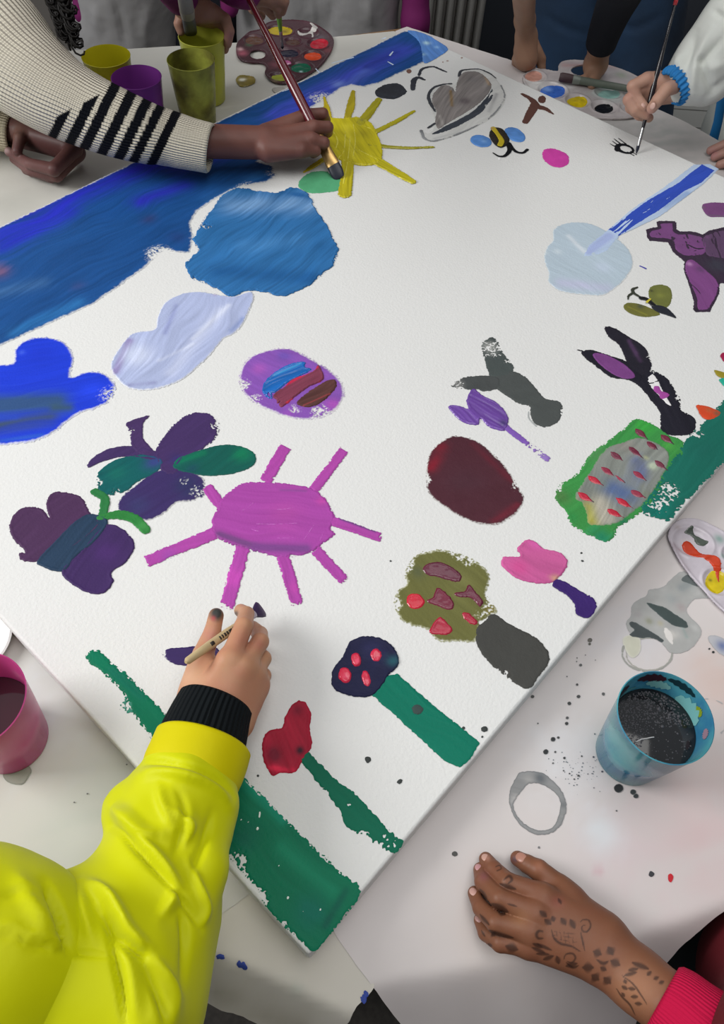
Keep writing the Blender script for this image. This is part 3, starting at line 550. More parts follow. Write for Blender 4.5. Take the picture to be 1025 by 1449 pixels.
for pts, c in [([(386, 316), (400, 290), (435, 290), (458, 315), (445, 342), (405, 345)], 'c41f36'), ([(450, 182), (480, 162), (525, 160), (570, 180), (608, 215), (592, 238), (520, 222), (465, 208)], '5f2438'), ([(465, 315), (492, 300), (512, 262), (560, 300), (578, 338), (555, 352), (500, 332)], '6e2238'),
               ([(578, 285), (620, 275), (638, 250), (665, 280), (694, 318), (680, 338), (645, 305), (600, 302)], '642438'), ([(608, 366), (635, 365), (672, 398), (660, 412), (630, 400)], 'a4213a'), ([(478, 432), (515, 380), (552, 405), (572, 435), (550, 452), (495, 450)], 'a8203a')]:
    cp('fruit', [('p', pts)], c, crop=C8, layer=3, amp=.6, thick=1, rim=.3, sk=.15, parent=tr, m=M_WET)
# navy flower
nf = cp('painted_flower', [('p', [(84, 612), (100, 575), (130, 538), (158, 480), (225, 457), (300, 475), (345, 520), (354, 570), (315, 612), (292, 652), (250, 695), (190, 702), (125, 686), (88, 662)])], '21223f', crop=C8, layer=3, amp=.7, thick=1.0, rim=.6, blobs=[(330, 560, 30, '24505c'), (250, 520, 50, '2a2a4e')], label='navy round flower with red dots on a green stem')
for x, y, rx, ry in [(137, 615, 27, 33), (182, 553, 20, 29), (263, 535, 23, 26), (223, 630, 19, 34)]:
    cp('dot', [('e', (x, y, rx, ry, -12))], 'cc2846', crop=C8, layer=6, amp=.5, thick=1.8, res=1, parent=nf, m=M_WET, blobs=[(x + 5, y + 8, 12, 'e04a68')])
cp('stem', [('P', [(250, 695), (300, 615), (350, 608), (400, 655), (560, 790), (682, 885), (640, 955), (600, 986), (540, 960), (400, 832)])], '08705a', crop=C8, layer=2, amp=.8, streak=40, sk=.06, parent=nf)
cp('paint_drop', [('e', (428, 753, 21, 20))], '3a4846', crop=C8, layer=5, amp=1, parent=nf, label='grey drop on the stem')
# red tulip
rt = cp('painted_tulip', [('p', [(600, 515), (625, 493), (660, 494), (684, 540), (680, 600), (689, 670), (650, 725), (620, 775), (560, 778), (532, 790), (498, 745), (487, 670), (510, 615), (566, 597), (580, 555)])], 'a01f36', crop=R1, amp=.7, thick=.8, rim=.5, sk=.3, streak=70,
    blobs=[(540, 705, 40, '6c1a2c'), (640, 690, 20, '3c1c28'), (630, 530, 26, '741c30'), (520, 760, 610, 770, 12, 'c82844')], label='red tulip on a dark green stem')
cp('stem', [('p', [(424, 1074), (430, 1066), (439, 1067), (467, 1096), (502, 1122), (537, 1160), (569, 1188), (567, 1200), (555, 1208), (524, 1190), (492, 1170), (480, 1146), (453, 1112), (437, 1090)])], '08624a', layer=1, amp=1.0, streak=45, sk=.08, parent=rt, dry=[(550, 1190, 18, .8), (515, 1188, 14, 1.0), (495, 1140, 8, .5), (458, 1122, 8, .8)])
# grass band in front
gb = cp('painted_grass', [('P', [(122, 929), (129, 921), (140, 921), (150, 932), (176, 953), (205, 982), (228, 1006), (290, 1060), (344, 1101), (379, 1135), (418, 1174), (453, 1209), (484, 1238), (504, 1250), (510, 1267), (484, 1302), (445, 1347), (406, 1312),
    (378, 1283), (363, 1252), (330, 1218), (313, 1190), (280, 1130), (240, 1085), (217, 1048), (202, 1025), (192, 1012), (181, 990), (175, 978), (143, 948), (129, 938)])], '086e50', halo=2.6, amp=1.3, grain=3.5, streak=45, sk=.09, rim=.3,
    blobs=[(350, 1110, 400, 1160, 10, '15866a'), (400, 1200, 470, 1260, 14, '15805f'), (440, 1290, 26, '0e6c5a'), (350, 1180, 24, '0d6450'), (490, 1260, 460, 1310, 6, '0c5c4c', .8), (160, 950, 200, 985, 8, '0f6a54')],
    dry=[(335, 1220, 18, 1.2), (370, 1270, 14, 1.0), (400, 1310, 10, .8), (222, 1045, 12, .7)], label='long green band of grass on the near edge')
cp('dry_smudge', [('p', [(169, 1000), (178, 986), (190, 990), (191, 1006), (182, 1011), (172, 1007)])], '3f8a76', amp=.8, parent=gb, dry=[(182, 998, 16, 1.4)])
for x, y, r_ in [(368, 1150, 1.6), (342, 1160, 1), (352, 1163, 1), (365, 1172, 2), (395, 1225, 1.2), (408, 1270, 1.6), (454, 1287, 1.4), (430, 1289, 1)]:
    cp('bare_fleck', [('s', [(x, y, r_ * 1.4), (x - .5, y + r_ * (4 if y == 1150 else .8), r_ * 1.4)])], 'dfe6e0', layer=5, amp=.2, res=.7, parent=gb)
cp('painted_stroke', [('p', [(229, 926), (236, 919), (252, 917), (275, 915), (300, 914), (312, 925), (300, 942), (262, 942), (243, 938)])], '331f58', amp=.6, rim=.3, streak=5, m=M_WET, dry=[(231, 926, 5, .9)], label='fresh violet stroke under the hand')
for x, y, r_ in [(521, 1075, 4.2), (566, 1106, 3.6), (686, 1032, 4.2), (656, 1030, 2), (683, 1043, 2), (365, 1098, 1.5), (823, 783, 1.4), (824, 794, 1.4), (553, 794, 1.2), (707, 225, 1.8)]:
    cp('paint_drop', [('e', (x, y, r_, r_ * .95))], '3c403f' if y > 300 else 'f4f4f4', amp=.7, grain=1.5, res=.8, layer=2)
# ================================================================== table, papers
def slab(name, px, z0, z1, m, parent=None, zpx=None):
    q = [P(x, y, zpx if zpx is not None else z1) for x, y in px]
    n = len(q)
    V = [(p.x, p.y, z0) for p in q] + [(p.x, p.y, z1) for p in q]
    Fc = [tuple(range(n))[::-1], tuple(range(n, 2 * n))] + [(i, (i + 1) % n, n + (i + 1) % n, n + i) for i in range(n)]
    return mesh(name, V, Fc, m, parent, smooth=False)
def box(x0, x1, y0, y1, z0, z1):
    V = [(x, y, z) for z in (z0, z1) for y in (y0, y1) for x in (x0, x1)]
    return V, [(0, 2, 3, 1), (4, 5, 7, 6), (0, 1, 5, 4), (2, 6, 7, 3), (0, 4, 6, 2), (1, 3, 7, 5)]
M_TABLE = mat('table_wood', '8a6a4a', rough=.5, var=.2, vscale=8)
M_METAL = mat('leg_metal', '55585a', rough=.4, metal=.8)
M_PAPER = mat('paper', 'ffffff', rough=.62, attr=True, bump=.35, bscale=7, bdist=.006, bdetail=4, spec=.3)
M_PAPER2 = mat('paper_drape', 'd8d4cf', rough=.6, bump=.5, bscale=12, bdist=.008, bdetail=4, spec=.3)
TAB = [wp(-1.02, .60), wp(-.87, .98), wp(-.86, 1.49), (0, 75), (120, 69), (186, 68), (472, 51), (576, 37), (640, 58), (722, 84), (830, 117), (935, 155), (973, 173), (1025, 203), (1200, 300), (1420, 440), (1560, 760), (1330, 1110), (1150, 1218), (1025, 1271), (895, 1318), (760, 1343), (650, 1363), (562, 1376), (520, 1388), (492, 1425), (400, 1384), (285, 1340), (100, 1285), (-150, 1230), (-500, 1100)]
tb = empty('work_table', (0.1, 0.35, 0), 'large work table hidden under white paper sheets, carrying the canvas', 'table')
slab('tabletop', TAB, TZ - 0.03, TZ - 0.003, M_TABLE, tb, zpx=TZ)
for (x, y) in [wp(-.95, .62), (200, 110), (1250, 430), (1300, 900), (330, 1290), (860, 1270)]:
    p = P(x, y, TZ); mesh('leg', *box(p.x - .02, p.x + .02, p.y - .02, p.y + .02, 0, TZ - 0.03), M_METAL, tb, smooth=False)
FOLDR = [tuple(P(a, b, TZ).xy) for a, b in [(500, 1393), (562, 1377), (650, 1364), (760, 1345), (895, 1319), (1025, 1272), (1200, 1196)]]
FOLDL = [tuple(P(a, b, TZ).xy) for a, b in [(150, 1290), (285, 1342), (345, 1362), (400, 1386), (495, 1430)]]
def drop(x, y, fold, slope, rad=.012):
    # how far a point lies beyond the table edge, and how far the paper has sunk there
    d = np.full(np.shape(x), 1e9); sg = np.zeros(np.shape(x))
    for (x0, y0), (x1, y1) in zip(fold[:-1], fold[1:]):
        ex, ey = x1 - x0, y1 - y0; L = ex * ex + ey * ey
        t = np.clip(((x - x0) * ex + (y - y0) * ey) / L, 0, 1)
        q = np.hypot(x - x0 - t * ex, y - y0 - t * ey); mk = q < d
        d = np.where(mk, q, d); sg = np.where(mk, ex * (y - y0) - ey * (x - x0), sg)
    d = np.where(sg < 0, d, 0)
    w = 1 + .35 * np.sin(x * 38 + 1) + .25 * np.sin(x * 71 + y * 40)
    return -(np.sqrt(d * d + rad ** 2) - rad) * slope + d * .12 * (w - 1)
def pz(x, y):
    return 0.0016 * fbm(x * 7 + 3, y * 7, 77, 3) ** 1.2
def pzr(x, y): return pz(x, y) + drop(x, y, FOLDR, 1.5, .010)
def pzl(x, y): return pz(x, y) + drop(x, y, FOLDL, 2.0, .003)
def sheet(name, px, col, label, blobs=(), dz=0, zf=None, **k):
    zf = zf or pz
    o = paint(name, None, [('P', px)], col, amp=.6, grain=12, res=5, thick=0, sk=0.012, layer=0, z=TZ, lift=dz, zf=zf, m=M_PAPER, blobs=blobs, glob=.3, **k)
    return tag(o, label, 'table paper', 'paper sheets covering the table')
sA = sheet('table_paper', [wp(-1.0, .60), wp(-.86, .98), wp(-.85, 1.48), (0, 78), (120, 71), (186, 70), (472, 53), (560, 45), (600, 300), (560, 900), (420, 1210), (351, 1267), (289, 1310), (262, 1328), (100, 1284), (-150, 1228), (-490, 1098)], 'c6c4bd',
   'white paper sheet on the table left of the canvas', blobs=[(100, 1180, 190, 1110, 70, 'b8bab2', .7), (60, 1000, 90, 'c8cdd0', .5), (90, 1250, 60, 'bfc0ba', .6), (20, 290, 60, 'b4b3ac', .6)], dz=0.0006)  # sheet kept darker: shade beside the yellow jacket is put into its colour
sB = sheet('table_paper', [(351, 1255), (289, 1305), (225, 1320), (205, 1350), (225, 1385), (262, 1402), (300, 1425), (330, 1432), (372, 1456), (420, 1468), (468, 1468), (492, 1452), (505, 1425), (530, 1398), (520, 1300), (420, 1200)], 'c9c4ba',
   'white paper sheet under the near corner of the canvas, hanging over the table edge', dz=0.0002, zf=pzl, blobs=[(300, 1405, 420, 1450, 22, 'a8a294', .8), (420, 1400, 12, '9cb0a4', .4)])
sC = sheet('table_paper', [(560, 45), (576, 39), (640, 60), (722, 86), (830, 119), (935, 157), (973, 175), (1025, 205), (1200, 302), (1418, 442), (1555, 760), (1328, 1108), (1150, 1222), (1050, 1272), (1010, 1302), (975, 1338), (955, 1372), (950, 1420), (950, 1480), (900, 1570), (700, 1640), (620, 1520), (575, 1450), (545, 1418), (527, 1396), (476, 1326), (440, 1240), (560, 900), (600, 300)], 'cfc8c6',
   'white paper sheet on the right side of the table, spotted with grey paint water', dz=0.0010, zf=pzr,
   blobs=[(1000, 1180, 110, 'cdb8b8', .7), (720, 1280, 60, 'd0c0be', .5), (880, 1210, 70, 'd0c0c2', .5), (1010, 960, 60, 'cdb6ae', .7), (970, 1060, 60, 'd0bdb8', .5), (850, 1180, 30, 'd4dade', .6), (800, 1080, 60, 'd8dade', .4), (846, 1233, 7, 'c898a4', .6),
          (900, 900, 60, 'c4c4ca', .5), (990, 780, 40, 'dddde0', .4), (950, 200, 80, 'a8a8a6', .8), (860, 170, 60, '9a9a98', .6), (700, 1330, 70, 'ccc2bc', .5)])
def flap(name, top, bot, zb, parent, m, bulge=.012, nu=10, nv=10, zt=TZ):
    T = smooth_open([P(x, y, zt) for x, y in top], nu); B = smooth_open([P(x, y, z_) for (x, y), z_ in zip(bot, zb)], nu)
    V = []; n = len(T)
    for j in range(nv + 1):
        t = j / nv
        for i in range(n):
            a = np.array(T[i]); b = np.array(B[i])
            p = a * (1 - t) + b * t
            out = (b - a); out[2] = 0; L = np.linalg.norm(out) + 1e-6
            wv = math.sin(i * 1.1) * .5 + math.sin(i * .37 + 1) * .5
            p = p + out / L * (math.sin(t * PI) * bulge * (.8 + .6 * wv)) + np.array([0, 0, math.sin(t * PI) * bulge * .9])
            V.append(p)
    Fc = [(j * n + i, j * n + i + 1, (j + 1) * n + i + 1, (j + 1) * n + i) for j in range(nv) for i in range(n - 1)]
    o = mesh(name, V, Fc, m, parent)
    s = o.modifiers.new('thin', 'SOLIDIFY'); s.thickness = .0006
    return o
M_BLUEDRY = mat('blue_dab', '35489a', rough=.5)
for x, y, a, b_ in [(312, 1354, 6, 3), (342, 1366, 8, 4), (516, 1410, 4, 9)]:
    paint('paint_dab', sB, [('e', (x, y, a, b_, 20))], '3a4c98', z=TZ, zf=pzl, lift=.0009, amp=1.2, res=.8, label='blue dab')

# stains on the right sheet
S6 = (680, 880, 2.971); S4 = (860, 780, 6.212)
M_STAIN = mat('paint_water', rough=.5, attr=True, spec=.4)
def stain(shapes, col, **k):
    k.setdefault('crop', S6); k.setdefault('parent', sC)
    nm = k.pop('name', 'paint_stain'); par = k.pop('parent')
    k.setdefault('res', 1.0); k.setdefault('thick', .05); k.setdefault('amp', .5)
    return paint(nm, par, shapes, col, z=TZ, lift=.0013, zf=pz, m=M_STAIN, **k)
stain([('s', [(180, 660, 50), (140, 720, 34), (130, 780, 12), (170, 850, 14), (240, 888, 18), (310, 870, 18), (345, 800, 22), (340, 740, 22), (300, 690, 30), (250, 660, 44), (200, 655, 48)])], '8c8c8c', name='cup_ring', soft=1.5, softcol='6e7072', streak=20, sk=.2,
      blobs=[(250, 660, 30, '606468'), (150, 750, 24, 'b4b0ae'), (345, 770, 20, '77787a'), (200, 670, 24, '9c9a98')], label='grey water ring')
stain([('s', [(700 + 105 * math.cos(t) * 1.0, 135 + 75 * math.sin(t), 9 if i % 2 else 6) for i, t in enumerate(np.linspace(0, 2 * PI, 21))])], '9a9a94', name='cup_ring', label='thin olive grey water ring')
stain([('s', [(700 + 94 * math.cos(t) * 1.0 + 6, 138 + 68 * math.sin(t), 5) for i, t in enumerate(np.linspace(0.3, 2 * PI - .2, 21))])], 'a8a69e', name='cup_ring')
stain([('p', [(600, 70), (660, 60), (672, 120), (640, 155), (612, 130)])], 'c6c5b4', soft=2, softcol='cfcdc4')
st1 = stain([('p', [(160, 640), (200, 570), (220, 470), (330, 400), (360, 350), (480, 320), (580, 230), (640, 190), (720, 210), (870, 350), (900, 420), (760, 430), (700, 500), (700, 560), (810, 680), (800, 770), (700, 880), (560, 905), (500, 850), (430, 780), (250, 760), (190, 720)])], 'a6a6a4', crop=S4, soft=1.6, softcol='a2a2a2', sk=.12,
      blobs=[(650, 330, 740, 260, 60, '8f9494'), (560, 430, 60, '969a9a'), (640, 500, 50, 'a89c9c'), (260, 560, 60, 'a09c9c'), (360, 620, 40, '8f9080'), (560, 740, 50, 'c0bdb8'), (460, 640, 30, 'a8a494'), (760, 680, 40, 'bcbcba'), (640, 640, 690, 760, 20, '98a3a0')], layer=1)
for pts, c in [([(420, 480), (500, 505), (600, 570), (680, 625), (695, 680), (600, 670), (540, 640), (470, 590), (425, 550), (335, 465), (370, 465)], '3f4b4a'), ([(190, 630), (240, 635), (340, 690), (440, 750), (485, 790), (470, 808), (380, 770), (280, 770), (190, 745), (230, 700), (195, 670)], '42494a'),
               ([(640, 260), (720, 210), (800, 300), (780, 320), (700, 290)], '5b6262')]:
    stain([('p', pts)], c, crop=S4, layer=2, soft=.8, softcol='6c7474', sk=.15, parent=st1)
stain([('p', [(490, 690), (520, 685), (565, 740), (570, 830), (530, 800), (495, 740)])], 'd8d4d0', crop=S4, layer=2, parent=st1, soft=1, softcol='c8c4c0')
stain([('p', [(875, 770), (910, 745), (1000, 770), (1060, 830), (1060, 930), (1000, 920), (920, 850)])], 'b8b8bc', crop=S4, soft=2, softcol='a8a8aa', name='paint_stain', blobs=[(1000, 840, 70, '6674a0')], label='blue grey stain')
stain([('s', [(930, 325, 4), (980, 330, 4), (1030, 360, 4), (1045, 420, 4), (1010, 470, 4)])], 'b0aeae', name='cup_ring')
for x, y, r_, c in [(303, 497, 11, '26282a'), (326, 490, 6, '3a3a3a'), (273, 549, 12, '26282a'), (313, 550, 5, '444'), (351, 575, 6, '333'), (361, 430, 8, '333'), (363, 407, 7, '4a4a4a'), (372, 346, 8, '3a3c3c'), (411, 317, 8, '444'), (405, 267, 6, '444'), (515, 306, 7, '555'), (420, 185, 7, '555'), (459, 80, 10, '6a6660'),
                    (458, 96, 6, '5a5a50'), (579, 702, 20, '2e3032'), (640, 718, 13, '383c3e'), (652, 735, 11, '383c3e'), (410, 649, 6, '333'), (373, 640, 4, '333'), (393, 664, 4, '333'), (217, 318, 8, '4a4a48'), (473, 571, 5, '445'), (510, 632, 5, '445'), (450, 642, 4, '556'), (440, 143, 3, '444'), (368, 107, 4, '555'), (405, 155, 3, '444'), (482, 164, 3, '444'), (403, 170, 3, '444'),
                    (424, 567, 4, '333'), (362, 233, 3, '444'), (240, 430, 3, '555'), (960, 117, 5, '222'), (976, 131, 6, '222'), (304, 597, 4, '555'), (348, 628, 3, '444'), (302, 690, 4, '222'), (500, 480, 3, '777'), (468, 640, 3, '556'), (570, 797, 4, '555'), (475, 700, 4, '556')]:
    c = c if len(c) == 6 else ''.join(ch * 2 for ch in c)
    stain([('e', (x, y, r_, r_ * .92))], c, name='paint_drop', amp=.25, res=.6, soft=.5, softcol='8a8a8a')
rs = np.random.RandomState(3)
stain([('e', (x, y, r_, r_)) for x, y, r_ in zip(rs.normal(420, 60, 70), rs.normal(620, 50, 70), rs.uniform(1.2, 3.2, 70))], '6a7278', name='splatter', amp=.1, res=.5, kind='stuff')
for x, y, r_, c in [(643, 1209, 4, '4a4a48'), (921, 1237.5, 4, '34343a'), (762, 1200, 1.5, '777777')]:
    stain([('e', (x, y, r_, r_))], c, crop=None, name='paint_drop', amp=.4, res=.7)
stain([('p', [(945, 1239), (949, 1237), (952, 1242), (949, 1249), (945, 1246)])], 'c01828', crop=None, name='paint_drop', res=.7, amp=.2, label='red drop')
stain([('p', [(20, 720), (50, 690), (80, 660), (120, 685), (155, 715), (140, 750), (110, 785), (60, 785), (25, 760)])], '8e8f84', crop=(0, 880, 3.417), parent=sA, soft=1.5, softcol='7e7f76', label='round grey stain')
for x, y in [(425, 834), (362, 875), (615, 692)]:
    stain([('e', (x, y, 5, 4))], '6a6a66', crop=(0, 880, 3.417), parent=sA, name='paint_drop', res=.6, amp=.2)
# golden puddle and water drops near the flower palette
E6 = (320, 20, 6.03)
pu = paint('paint_puddle', sA, [('p', [(90, 560), (130, 535), (200, 540), (250, 560), (245, 600), (190, 625), (130, 630), (95, 600)])], '8a7c3c', crop=E6, z=TZ, lift=.002, zf=pz, m=M_WET, thick=1.6, amp=1, sk=.4, blobs=[(140, 580, 30, 'd8d6c8'), (210, 560, 30, 'a08a40')], label='golden puddle')
paint('water_drop', sA, [('p', [(385, 128), (400, 126), (418, 133), (432, 135), (425, 140), (408, 138), (395, 136)])], 'aeaaa2', z=TZ, lift=.002, zf=pz, m=M_WET, thick=1.6, amp=.6, sk=.2)

# ================================================================== plates / palettes
def palette(name, outline, wells, holes, col, label, z=TZ + .002, crop=None, hgt=6, blobs=(), m=None, res=1.6):
    def zfun(X, Y): return 0
    ww = []
    for (x, y, rx, ry) in wells:
        if crop: x, y, rx, ry = crop[0] + x / crop[2], crop[1] + y / crop[2], rx / crop[2], ry / crop[2]
        c = P(x, y, z + hgt / 1000); ax = P(x + rx, y, z + hgt / 1000); ay = P(x, y + ry, z + hgt / 1000)
        ww.append((c.x, c.y, (ax - c).length, (ay - c).length))
    def zf(VX, VY):
        d = np.zeros(VX.shape)
        for cx_, cy_, a, b in ww:
            r_ = np.sqrt(((VX - cx_) / a) ** 2 + ((VY - cy_) / b) ** 2)
            d -= .003 * np.clip((1.05 - r_) / .25, 0, 1) - .0012 * np.exp(-((r_ - 1.12) / .08) ** 2)
        return d
    o = paint(name, None, [('p', outline)], col, crop=crop, z=z + hgt / 1000, lift=0, layer=0, thick=0, amp=.1, res=res, zf=zf, cutout=[('e', h) for h in holes], blobs=blobs, sk=.12, rim=1.4, m=m or M_WET)
    # skirt: push rim vertices down to the table
    me = o.data; n = len(me.vertices)
    s = o.modifiers.new('body', 'SOLIDIFY'); s.thickness = hgt / 1000 * .6; s.offset = -1
    o.location.z = -hgt / 1000 * .4 + .0004
    tag(o, label, 'paint palette')
    def puddle(x, y, rx, ry, c, b=(), pts=None, **k):
        shp = [('p', pts)] if pts else [('e', (x, y, rx, ry))]
        k.setdefault('m', M_WET)
        q = paint('paint_puddle', o, shp, c, crop=crop, z=z + hgt / 1000, lift=-.0012, zf=zf, thick=1.4, amp=.6, sk=.25, layer=3, blobs=b, res=1.2, **k)
        return q
    return o, puddle
fp, pd = palette('paint_palette', [(85, 310), (95, 235), (150, 180), (200, 140), (290, 118), (350, 65), (450, 45), (600, 40), (730, 62), (840, 120), (912, 190), (918, 260), (880, 345), (800, 440), (700, 510), (600, 562), (480, 582), (385, 560), (330, 500), (340, 445), (300, 408), (200, 402), (110, 375)],
    [(460, 130, 110, 42), (700, 150, 90, 40), (780, 245, 85, 42), (740, 345, 80, 42), (640, 445, 95, 45), (510, 395, 60, 34), (475, 525, 95, 36), (530, 320, 100, 40), (570, 225, 70, 34), (240, 210, 85, 42)], [(270, 335, 66, 40)],
    '4a2e36', 'flower shaped palette smeared dark red, its wells full of wet colours', crop=E6,
    blobs=[(140, 320, 50, 'a85a6c'), (120, 290, 30, 'c8a0a4'), (200, 250, 40, '4a5a48'), (240, 200, 50, '6a4a3c'), (330, 130, 40, '5c4a44'), (800, 180, 50, '5a5058'), (870, 300, 50, '6a3038'), (420, 560, 40, '7a6a50'), (420, 420, 60, '7a4450'), (700, 60, 60, '5a3a44')])
pd(460, 130, 108, 40, 'b09a1a', [(500, 130, 30, '7a6418')]); pd(795, 240, 82, 38, 'b01c30'); pd(740, 345, 76, 38, 'c84420', [(710, 310, 16, '502818')]); pd(640, 442, 88, 40, '0a5c44', [(640, 470, 16, 'b0ccd0')])
pd(515, 398, 44, 28, 'b0588c', [(530, 405, 14, 'd8b8c8')]); pd(475, 525, 92, 32, '9aa038', [(550, 525, 26, 'c8ccc0')]); pd(530, 320, 90, 36, '1c1a30'); pd(570, 225, 62, 30, '4a3028'); pd(240, 210, 78, 38, '5e4034')
pd(0, 0, 0, 0, 'c4c0bc', pts=[(612, 130), (660, 140), (700, 130), (735, 100), (712, 70), (730, 62), (782, 100), (770, 130), (745, 135), (752, 172), (730, 178), (725, 145), (660, 160), (615, 155)])
M_CLEAR = mat('clear_plastic', rough=.15, attr=True, spec=.5, coat=.5)
p2, pd = palette('paint_palette', [(741, 106), (750, 98), (770, 96), (789, 99), (791, 91), (797, 85), (815, 83), (845, 86), (880, 96), (906, 108), (932, 126), (926, 150), (902, 163), (870, 166), (835, 163), (810, 156), (780, 142), (758, 130), (744, 118)],
    [(757, 106, 15, 8), (783, 126, 19, 11), (818, 141, 16, 9), (856, 150, 17, 9), (862, 130, 18, 8), (893, 150, 14, 8)], [(828, 98, 19, 8)], 'b8b0b0', 'clear plastic palette behind the far right edge of the canvas', hgt=7, res=1.8,
    blobs=[(800, 90, 870, 92, 8, 'b89a98'), (860, 130, 20, '9cbab2'), (845, 112, 10, 'a8a498'), (800, 120, 14, 'd4d0d0'), (880, 105, 10, 'a4a89a'), (760, 120, 20, 'd8d6d4')], m=M_CLEAR)
pd(756, 105, 13, 7, 'c89484', soft=2, softcol='d0c0ba'); pd(783, 126, 18, 9, '3a68c4', [(775, 123, 8, '7aa0e4')]); pd(818, 141, 15, 8, 'c8b014'); pd(856, 150, 14, 7, '101218'); pd(863, 130, 16, 6, '8cb4ac')
p3, pd = palette('paint_palette', [(947, 760), (949, 747), (957, 737), (971, 732), (990, 733), (1009, 741), (1027, 751), (1075, 785), (1110, 830), (1115, 870), (1090, 890), (1060, 885), (1025, 863), (995, 832), (971, 804), (957, 782)],
    [(982, 766, 26, 20), (1018, 822, 20, 18), (1045, 785, 20, 16), (1075, 840, 22, 20)], [], 'c4bcc4', 'white palette holding orange and yellow paint beside the canvas', hgt=7,
    blobs=[(955, 770, 975, 805, 6, '9c8c94', .7), (1000, 850, 8, 'a898a4'), (975, 765, 10, 'd0c4c4'), (1020, 762, 8, '2a8a70'), (1025, 785, 6, '2a8a70'), (960, 745, 6, 'b0a4a4')])
pd(0, 0, 0, 0, 'c03c1c', pts=[(967, 770), (971, 762), (980, 763), (990, 775), (1004, 783), (1012, 784), (1018, 787), (1023, 796), (1022, 812), (1024, 826), (1019, 824), (1013, 808), (1003, 793), (985, 786), (972, 780)])
pd(1016, 821, 16, 17, 'd0b80c', [(1008, 818, 3, '2c2c10')])
pd(0, 0, 0, 0, '4c544c', pts=[(970, 750), (976, 744), (982, 742), (986, 752), (1000, 760), (1006, 764), (998, 770), (988, 766), (982, 756)])

# ================================================================== cups
def lathe(prof, n=56, cx_=0, cy_=0, z0=0, closed=False, ovals=None):
    V = []; Fc = []
    for (r_, z_) in prof:
        for i in range(n):
            a = 2 * PI * i / n
            V.append((cx_ + r_ * math.cos(a), cy_ + r_ * math.sin(a), z0 + z_))
    for j in range(len(prof) - 1):
        for i in range(n):
            Fc.append((j * n + i, j * n + (i + 1) % n, (j + 1) * n + (i + 1) % n, (j + 1) * n + i))
    Fc.append(tuple(range(n))[::-1]); Fc.append(tuple((len(prof) - 1) * n + i for i in range(n)))
    return V, Fc
def cupmat(name, col, smear=None, amt=.5, scale=30, trans=.35, rough=.25):
    m = mat(name, col, rough=rough, trans=trans, spec=.5, ior=1.3, var=(amt if smear else 0), vscale=scale, vcol=smear)
    return m
def liqmat(name, col): return mat(name, col, rough=.06, spec=.6)
def cup(pxr, pyr, h, rt, rb, m, label, liquid=None, lev=.5, lm=None):
    c = P(pxr, pyr, TZ + .0018 + h)
    t = .0016
    e = empty('plastic_cup', (c.x, c.y, TZ + .0018), label, 'cup')
    V, Fc = lathe([(rb - .003, 0), (rb, .002), (rb + (rt - rb) * .5, h * .5), (rt - .0006, h - .001), (rt, h), (rt - t * .6, h + .0006), (rt - t, h - .001), (rb + (rt - rb) * .5 - t, h * .5), (rb - t, .005), (rb - .006, .004)], 64, c.x, c.y, TZ + .0018)
    o = mesh('cup_wall', V, Fc, m, e); auto_smooth(o, 60)
    if liquid:
        zl = h * lev; r_ = rb + (rt - rb) * lev - t - .0004
        V, Fc = lathe([(rb - t - .0008, .0055), (r_, zl), (r_ - .002, zl + .0003)], 56, c.x, c.y, TZ + .0018)
        lq = mesh('paint_water', V, Fc, lm, e); auto_smooth(lq, 40)
        return e, c, zl, r_
    return e, c, 0, 0
tealm = cupmat('teal_cup', '5cb0b8', '3478a4', scale=22, trans=.25, rough=.15)
ce, cc, zl, rl = cup(942, 1014, .105, .043, .032, tealm, 'teal plastic cup of black paint water at the right of the canvas', True, .72, liqmat('black_water', '15171a'))
M_BUB = mat('bubble', '48464a', rough=.3, spec=.5)
rs = np.random.RandomState(8)
L_ = []
for k in range(1300):
    a = rs.uniform(0, 2 * PI); q = rs.uniform(0, 1) ** .45 * (rl - .003)
    if math.sin(a - .5) < -.35 and rs.rand() < .85: continue
    s = rs.uniform(.0004, .0010) * (2.2 if rs.rand() < .03 else 1)
    V, Fc = lathe([(s * math.cos(t), s * math.sin(t) * .8) for t in np.linspace(0, PI / 2 - .15, 4)], 8, cc.x + q * math.cos(a), cc.y + q * math.sin(a), TZ + .0018 + zl)
    L_.append((V, Fc))
o = mesh('foam', *joinparts(L_), M_BUB, ce); o['kind'] = 'stuff'
def tube(pts, rad, n=10, cap=True, rx=None, up=None):
    """swept tube; rad list; optional second radius list (ellipse), up = direction of first radius"""
    pts = [Vector(p) for p in pts]; V = []; Fc = []
    rad = [rad] * len(pts) if not hasattr(rad, '__len__') else rad
    rx = rad if rx is None else rx
    rx = [rx] * len(pts) if not hasattr(rx, '__len__') else rx
    u = Vector(up) if up is not None else Vector((0.3, 0.2, 1))
    for i, p in enumerate(pts):
        t = (pts[min(i + 1, len(pts) - 1)] - pts[max(i - 1, 0)]).normalized()
        a = u - t * u.dot(t)
        if a.length < 1e-6: a = t.orthogonal()
        a.normalize(); b = t.cross(a)
        for k in range(n):
            th = 2 * PI * k / n
            V.append(p + a * math.cos(th) * rad[i] + b * math.sin(th) * rx[i])
    for j in range(len(pts) - 1):
        for k in range(n):
            Fc.append((j * n + k, j * n + (k + 1) % n, (j + 1) * n + (k + 1) % n, (j + 1) * n + k))
    if cap:
        Fc.append(tuple(range(n))[::-1]); Fc.append(tuple((len(pts) - 1) * n + k for k in range(n)))
    return V, Fc
zz = TZ + .0018 + zl + .0006
mesh('fibre', *tube([P(900, 1050, zz), P(908, 1046, zz + .0003), P(915, 1045, zz), P(922, 1043.5, zz), P(926, 1043, zz)], .0005, 6), mat('fibre', 'd8d4d4', rough=.4), ce)
